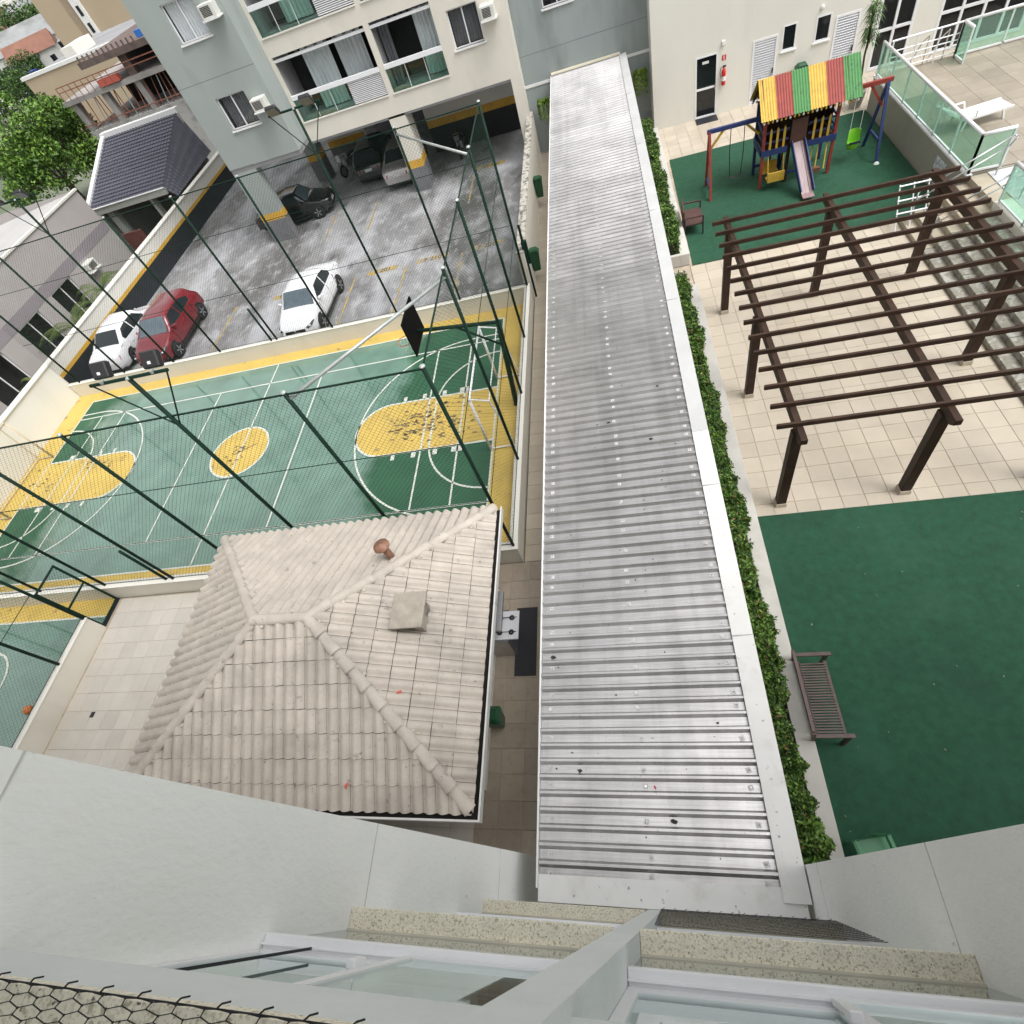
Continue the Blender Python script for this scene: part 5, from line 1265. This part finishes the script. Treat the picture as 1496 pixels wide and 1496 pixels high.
car('parked_car', 'white car parked tail to the court fence against the black-based boundary wall', (-22.35,20.0,PZ), PI/2, p_white, 4.4, 1.74, 1.5, 2.6, 'sedan')
car('parked_car', 'black sedan parked sideways behind the grey-green pillar', (-16.25,28.95,PZ), .12, p_black, 4.3, 1.72, 1.44, 2.6, 'sedan')
car('parked_car', 'black car parked tail outwards under the balconies beside the silver car', (-12.3,32.75,PZ), PI/2+.05, p_black, 4.2, 1.75, 1.55, 2.55, 'hatch')
car('parked_car', 'silver sedan parked tail outwards under the balconies beside the cream pillar', (-10.25,31.2,PZ), PI/2, p_silver, 4.4, 1.72, 1.47, 2.6, 'sedan')

def motorbike(label, loc, rz, tank):
    t = thing('motorcycle', label, 'motorcycle', loc, rz)
    for x in (.65,-.62):
        w_ = MB().lathe([(.24,-.05),(.3,-.05),(.31,0),(.3,.05),(.24,.05)], (x,0,.31), 20, 1).build('wheel', m_tyre, t, local=True, smooth=True)
        MB().lathe([(.0,.02),(.05,.03),(.2,.015),(.24,.03)], (x,0,.31), 16, 1).build('rim', m_rim, w_, local=True)
    MB().path([(.65,.0,.31),(.45,0,.95)], .03).path([(.45,0,.9),(-.1,0,.75),(-.62,0,.31)], .04).build('frame', m_trim, t, local=True)
    MB().grid([[(x, y*s_, z) for y, s_ in ((0,1),(.14,1),(.15,1),(.0,1))] for x, z in ((.4,.95),(.2,1.0),(-.05,.88))]).box(.0,.38,-.14,.14,.72,.98).build('tank', tank, t, local=True, bevel=.04)
    MB().box(-.75,.02,-.14,.14,.74,.84).build('seat', m_trim, t, local=True, bevel=.03)
    MB().box(-.1,.3,-.15,.15,.32,.68).build('engine', m_rim, t, local=True, bevel=.03)
    MB().path([(.5,-.36,1.05),(.45,0,1.0),(.5,.36,1.05)], .018).build('handlebar', m_trim, t, local=True)
    MB().box(.5,.72,-.16,.16,.78,1.12).build('fairing', tank, t, local=True, bevel=.05)
    MB().box(-.95,-.6,-.09,.09,.62,.7).build('rear_mudguard', tank, t, local=True)
    MB().tube((.05,.12,.3),(-.85,.18,.42),.05,8).build('exhaust', m_rim, t, local=True)
motorbike('white and black motorcycle parked in the shade beside the black car', (-14.2,33.3,PZ), -1.9, p_white)
motorbike('dark motorcycle parked in the shade behind the cream pillar', (-7.2,31.4,PZ), -1.5, p_black)
# ================================================================ neighbourhood beyond the boundary wall
# grey house
gh = thing('neighbour_house', 'grey house with a darker wall stripe beyond the white boundary wall', 'house', (-31,18,-1.2))
FH = Face((-27.5,0,0), (0,1,0), (1,0,0))
m_gh = mat("grey_house_render", (.40,.37,.36), .85, .06, .5); m_gh2 = mat("house_stripe", (.27,.24,.26), .85, .06, .5)
hw = [(22.9,24.6,.25,1.95), (20.0,21.7,.25,1.95), (16.6,18.6,.25,1.95)]
q = MB(); FH.wall(q, 4, 29.2, -1.2, 4.15, hw, .15); q.poly([(-27.5,29.2,-1.2),(-38,29.2,-1.2),(-38,29.2,4.15),(-27.5,29.2,4.15)]); q.build('wall', m_gh, gh)
FH.box(MB(), 4, 29.2, 2.0, 2.5, 0, .012).build('stripe', m_gh2, gh)
q = MB(); q.poly([(-27.55,4,4.12),(-27.55,29.2,4.12),(-38,29.2,3.4),(-38,4,3.4)]); q.build('roof', mat("grey_roof_sheet", (.42,.41,.40), .7, .08, .4), gh)
for y in (9,14,19,24): MB().box(-38,-27.6,y-.06,y+.06,3.5,3.9).build('roof_seam', m_gh2, gh)
MB().box(-27.62,-27.44,4,29.25,4.13,4.22).build('parapet', m_annex, gh)
for h in hw: window(gh, FH, *h, curt=None, mids=((h[0]+h[1])/2,))
ac_unit(FH, 26.0, 1.45, .75, 'boxy air conditioner on the grey neighbouring house wall')
# palms between wall and house
m_palm = leaf_mat("palm_leaf", (.085,.12,.03))
def palm(label, x, y, z0, h, n, L_, seed):
    t = thing('palm_plant', label, 'palm', (x,y,z0)); rr = random.Random(seed)
    MB().tube((x,y,z0),(x,y,z0+h),.09,7,.06).build('trunk', mat("palm_trunk", (.13,.10,.07), .9, .3, 8), t)
    q = MB()
    for i in range(n):
        a = rr.uniform(0,6.28); up = rr.uniform(.3,1.0); l = L_*rr.uniform(.75,1.15); prev = None
        for k in range(11):
            s = k/10; p = Vector((x+math.cos(a)*l*s*.9, y+math.sin(a)*l*s*.9, z0+h+up*l*(s-.95*s*s*1.25)))
            if prev is not None:
                d = (p-prev).normalized(); sd = d.cross(Vector((0,0,1))).normalized()
                for sg in (-1,1):
                    for m_ in (0,.25,.5,.75):
                        b0 = prev.lerp(p, m_); ll = .26*l/1.6*math.sin(PI*min(.98,s*.9+.1)); e = b0 + sd*sg*ll*.8 + d*ll*.6 - Vector((0,0,ll*.35))
                        kx = len(q.v); w_ = d*.017; q.v += [tuple(b0-w_), tuple(b0+w_), tuple(e)]; q.f += [(kx,kx+1,kx+2)]
            prev = p
    q.build('fronds', m_palm, t, fix=False)
palm('feathery palm behind the boundary wall beside the air conditioner', -26.0, 24.2, -1.2, 2.3, 14, 2.1, 3)
palm('largest feathery palm behind the boundary wall in front of the middle house window', -25.9, 21.3, -1.2, 2.2, 18, 2.5, 5)
palm('low yellowing palm behind the boundary wall at the court corner', -26.0, 17.6, -1.2, 2.0, 9, 1.3, 9)

# carport with dark ribbed tile roof
cp = thing('carport', 'open carport with dark grey tiled roof and white gutter frame', 'carport', (-27.4,34.5,-1.2))
m_ct = mat("dark_grey_roof_tile", (.085,.085,.11), .45, .1, 2, rnd=.08)
cx0, cx1, cy0, cy1, cz0, cz1 = -30.5, -24.75, 31.95, 37.4, 2.3, 4.25
rows = 18; q = MB()
nr = 20
for r in range(nr):
    y0 = cy0+(cy1-cy0)*r/nr; y1 = cy0+(cy1-cy0)*(r+1)/nr+.05; z0 = cz0+(cz1-cz0)*r/nr+.05; z1 = cz0+(cz1-cz0)*(r+1)/nr
    n = 100; row = [(cx0+.15+(cx1-cx0-.3)*k/n, .022*math.cos(2*PI*k/4)) for k in range(n+1)]
    MB().grid([[(x, y0, z0-.04+dz) for x, dz in row], [(x, y0, z0+dz) for x, dz in row], [(x, y1, z1+dz) for x, dz in row]]).build('tile_course', m_ct, cp, smooth=False)
for r in range(nr):
    f0, f1 = r/nr, (r+1)/nr+.01; row = lambda f, up: [(cx1-.15+(.6*k/8), cy0+(cy1-cy0)*f, (cz0+(cz1-cz0)*f)*(1-k/8)+(1.72+.15*f)*k/8+up+.02*math.cos(PI*k)) for k in range(9)]
    MB().grid([row(f0,.0), row(f0,.05), row(f1,.0)]).build('tile_course', m_ct, cp)
MB().bar((cx0,cy0-.05,cz0+.03),(cx0,cy1+.1,cz1+.06),.28,.2).build('white_verge', m_white, cp); MB().box(cx0-.14,cx1,cy1-.05,cy1+.35,cz1-.05,cz1+.22).build('white_parapet', m_white, cp)
MB().box(cx0-.14,cx1,cy0-.14,cy0,cz0-.28,cz0+.06).build('fascia', mat("grey_fascia", (.36,.37,.34), .6, .08, 1), cp); MB().box(cx0-.16,cx1,cy0-.2,cy0-.1,cz0+.06,cz0+.1).build('gutter', m_white, cp)
for x in (-29.4,-26.3): MB().box(x-.22 if x < -28 else x-.1,x+.22 if x < -28 else x+.1,cy0+.2,cy0+.6,-1.2,cz0-.1).build('pillar', mat("grey_fascia", (.36,.37,.34)), cp)
MB().box(cx0,cx1,cy1-.1,cy1,-1.2,cz1-.1).build('rear_wall', m_gh, cp)
MB().box(-30.4,-30.25,cy0+.5,cy1,-1.2,cz0).build('side_wall', m_gh, cp)
car('parked_car', 'red car half hidden inside the open carport', (-26.4,34.2,-1.2), -PI/2, p_red, 4.2, 1.7, 1.5, 2.5, 'hatch')
MB_ = MB().box(-29,-27.6,31.2,31.35,-1.2,.9); tag(MB_.build('side_gate', mat("brown_gate", (.16,.06,.05), .6)), 'brownish red gate between grey house and carport', 'gate')

# broad-leaved tree
def tree(name, label, c, rx, rz_, base, n, leaf, seed, mA, mB, group=None):
    t = thing(name, label, 'tree', (c[0],c[1],base), group=group); rr = random.Random(seed)
    tk = MB(); tk.tube((c[0],c[1],base),(c[0],c[1],c[2]-rz_*.4),rx*.07,8,rx*.045)
    cl = []
    for i in range(26):
        a = rr.uniform(0,6.28); ph = math.acos(rr.uniform(-.5,1)); r = rr.uniform(.55,.95)
        cc = (c[0]+rx*r*math.sin(ph)*math.cos(a), c[1]+rx*r*math.sin(ph)*math.sin(a), c[2]+rz_*r*math.cos(ph)); cl.append((cc, rr.uniform(.22,.42)*rx))
        if i < 12: tk.tube((c[0],c[1],c[2]-rz_*.5),cc,rx*.025,5,rx*.008)
    tk.build('trunk', mat("tree_bark", (.09,.07,.05), .95, .3, 4), t)
    A, B = [], []
    for i in range(n):
        cc, r = cl[rr.randrange(len(cl))]; d = Vector((rr.gauss(0,1),rr.gauss(0,1),rr.gauss(0,1))).normalized(); k = r*rr.uniform(.72,1.08)
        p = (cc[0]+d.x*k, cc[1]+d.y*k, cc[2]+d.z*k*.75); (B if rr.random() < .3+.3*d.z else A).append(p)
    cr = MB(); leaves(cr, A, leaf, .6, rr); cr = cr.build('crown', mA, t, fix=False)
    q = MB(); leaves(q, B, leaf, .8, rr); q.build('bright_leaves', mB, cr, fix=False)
    return t
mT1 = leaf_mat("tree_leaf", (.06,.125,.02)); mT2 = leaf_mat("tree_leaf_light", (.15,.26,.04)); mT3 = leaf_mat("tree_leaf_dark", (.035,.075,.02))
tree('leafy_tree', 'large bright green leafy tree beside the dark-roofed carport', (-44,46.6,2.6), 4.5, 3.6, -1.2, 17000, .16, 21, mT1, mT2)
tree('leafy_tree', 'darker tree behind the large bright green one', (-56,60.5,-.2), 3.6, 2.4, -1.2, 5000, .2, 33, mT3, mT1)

# half-built concrete frame building
cb = thing('building_site', 'half-built concrete floors with rusty red scaffolding beside the beige hall', 'building site', (-36,50,-1.2))
m_rawc = mat("raw_concrete", (.30,.28,.27), .95, .2, .8, bump=.2, bscale=10); m_rusty = mat("rusty_steel", (.24,.09,.06), .8, .3, 3); m_form = mat("formwork_brown", (.13,.095,.085), .9, .25, 2)
MB().box(-40,-24,48,60,-1.2,2.9).build('base_wall', mat("stained_white_wall", (.42,.41,.40), .9, .15, .5, stain=[((.12,.12,.11), .7, 1, .5, .66)]), cb)
MB().box(-40.2,-24,47.9,60,4.75,5.05).build('floor_slab', m_rawc, cb); MB().box(-36.8,-22,47.9,62,6.3,6.7).build('formwork_slab', m_form, cb)
for x in (-39.6,-36.6,-33.4,-30.2,-27):
    MB().box(x-.25,x+.25,48.1,48.6,2.9,4.75).build('column', m_rawc, cb)
    if x > -36: MB().box(x-.35,x+.35,48.3,49,5.05,6.3).build('column', m_form, cb)
MB().box(-38,-24,53,53.3,2.9,4.75).build('dark_back', m_dark, cb); MB().box(-36,-24,53,53.3,5.05,6.3).build('dark_back', m_dark, cb)
for i in range(30):
    x = -39.5+i*.5; MB().tube((x,48.0,2.95),(x+jit(.3),48.3,4.75),.035,4).build('prop', m_rusty if i % 3 else m_galv, cb)
for z in (3.3,5.6,5.9): MB().tube((-39.8,47.85,z),(-26,47.85,z),.04,4).build('scaffold_rail', m_rusty, cb)
for i in range(9): MB().tube((-39.8+i*.6,47.8,5.05),(-39.8+i*.6,47.8,5.9),.03,4).build('scaffold_post', m_rusty, cb)
MB().box(-36.2,-34.4,47.8,48.2,5.1,5.5).build('red_hoist', mat("hoist_red", (.45,.10,.07), .6), cb); MB().box(-31.5,-30.8,48.5,49.5,6.7,7.1).build('tarpaulin', mat("tarp_blue", (.03,.16,.5), .6), cb)
for i in range(12):
    x = -36.5+i*.45; MB().box(x-.05,x+.05,47.9,48.0,6.7,7.0).build('formwork_stud', m_form, cb)
# beige hall and tall beige building
m_beige = mat("beige_render", (.44,.35,.25), .9, .04, .2); m_rooff = mat("flat_roof_grey", (.25,.25,.26), .9, .15, .2)
bh = thing('beige_hall', 'low beige hall wall behind the building site', 'building', (-55,76,-1.2))
MB().box(-61,-40,70,86,-1.2,5.0).build('wall', m_beige, bh); MB().box(-60.6,-40,70.4,86,5.0,5.05).build('roof', m_rooff, bh); MB().box(-61.2,-40,69.9,70.4,5.0,5.3).build('parapet', m_white, bh)
MB().box(-56,-54.5,72,76,5.05,6.0).build('roof_hatch', m_annex, bh)
tb = thing('beige_tower', 'tall beige apartment building with one white strip of small windows', 'building', (-60,100,-1.2))
MB().box(-76.7,-46,100,118,-1.2,32).build('wall', m_beige, tb)
st2 = MB().box(-71.2,-69.8,99.7,100,-1.2,32).build('white_strip', m_white, tb)
for k in range(9):
    MB().box(-70.75,-70.25,99.66,99.71,4.3+k*1.9,5.4+k*1.9).build('window', m_glassd, st2)
MB().box(-72.5,-71.25,99.9,99.99,-1.2,32).build('painted_shade_strip', mat("beige_shade_render", (.32,.25,.18), .9), tb)  # strip proud of the wall, recess shade painted in darker beige
# white house with part red roof
def house(label, x, y, z, wx, wy, h, rh, wall, roof, group=None, rz=0.6):
    t = thing('hillside_house' if group else 'white_house', label, 'house', (x,y,z), rz, group)
    MB().box(-wx/2,wx/2,-wy/2,wy/2,0,h).build('wall', wall, t, local=True)
    MB().prism([(-wx/2-.3,-wy/2-.3,h),(-wx/2-.3,wy/2+.3,h),(-wx/2-.3,0,h+rh)], (wx+.6,0,0)).build('roof', roof, t, local=True)
    for k in range(max(1,int(wx//3))):
        xx = -wx/2+1+k*3
        MB().box(xx,xx+1,-wy/2-.03,-wy/2-.002,h*.4,h*.75).build('window', m_glassd, t, local=True)
    return t
m_rred = mat("red_clay_roof", (.21,.10,.07), .85, .2, .4); m_rgrey = mat("pale_sheet_roof", (.24,.25,.25), .8, .2, .3, stain=[((.14,.14,.13), .6, .25, .5, .65)])
house('white walled house with long pale sheet roof between the trees', -113, 139, -1.2, 22, 12, 5, 3.0, mat('house_white_wall', (.5,.5,.48), .9, .1, .3), m_rgrey, rz=.55)
house('small house with red clay roof in front of the long pale roof', -105.5, 128.5, -1.2, 9, 7, 4.2, 2.2, mat('house_white_wall', (.5,.5,.48), .9, .1, .3), m_rred, rz=.55)
t = thing('blue_container', 'bright blue box container beside the beige hall', 'container', (-97,111,-1.2)); MB().box(-99.5,-94.5,110,113,-1.2,2.2).build('shell', mat("container_blue", (.02,.06,.36), .5), t)
for i in range(12): MB().box(-99.4+i*.4,-99.2+i*.4,109.95,110,-1.1,2.1).build('rib', mat("container_blue", (.02,.06,.36)), t)
t = thing('parked_van', 'white box van parked beside the blue container', 'van', (-100,109,-1.2), .6)
MB().box(-3,1.6,-1.1,1.1,.5,3.0).build('box_body', m_white, t, local=True, bevel=.05); MB().box(1.62,3.0,-1.0,1.0,.5,2.2).build('cab', m_white, t, local=True, bevel=.2)
for x in (-2,2.1):
    for y in (-1.05,1.05): MB().lathe([(0,-.12),(.42,-.12),(.42,.12),(0,.12)], (x,y,.42), 14, 1).build('wheel', m_tyre, t, local=True)
# more trees down the slope, houses on the far hillside
for i, (x, y, r, lab) in enumerate(((-124,135,5,'rounded dark tree beside the red clay roof'),(-152,188,8,'broad dark tree behind the long pale roof'),(-105,123,3.6,'small tree in front of the red clay roof'),(-92,98,5,'bushy tree beside the blue container'),(-86,98,3.5,'low tree behind the beige hall corner'))):
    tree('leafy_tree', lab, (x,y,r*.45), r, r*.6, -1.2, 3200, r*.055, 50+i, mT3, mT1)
t_hill = struct('hillside', MB().grid([[(-2600,900,20),(-1500,1900,30),(-300,2600,30)],[(-900,420,-1.0),(-520,640,-1.0),(-100,900,-1.0)]]), mat("far_hill", (.30,.33,.30), .95, .3, .004, stain=[((.5,.45,.42), .8, .03, .48, .56), ((.12,.18,.09), .8, .012, .5, .6)]))
rr = random.Random(12); wallc = [mat('far_white_wall', (.5,.5,.48), .9, .1, .2), mat("far_wall_ochre", (.48,.36,.22), .9), mat("far_wall_pink", (.5,.36,.30), .9), mat("far_wall_grey", (.4,.4,.4), .9)]
for i in range(70):
    d = rr.uniform(210,560); a = math.radians(rr.uniform(125,133.5)); x = d*math.cos(a)*1.02; y = d*math.sin(a)
    z = -1.2
    wx, wy, h = rr.uniform(9,18), rr.uniform(8,13), rr.choice([3.5,4,6,7])
    t = house('small house among the packed roofs of the distant hillside', x, y, z, wx, wy, h, rr.uniform(1.2,2.8), wallc[rr.choice([0,0,0,1,2,3])], m_rred if rr.random() < .35 else m_rgrey, 'distant hillside houses', rr.uniform(0,3))
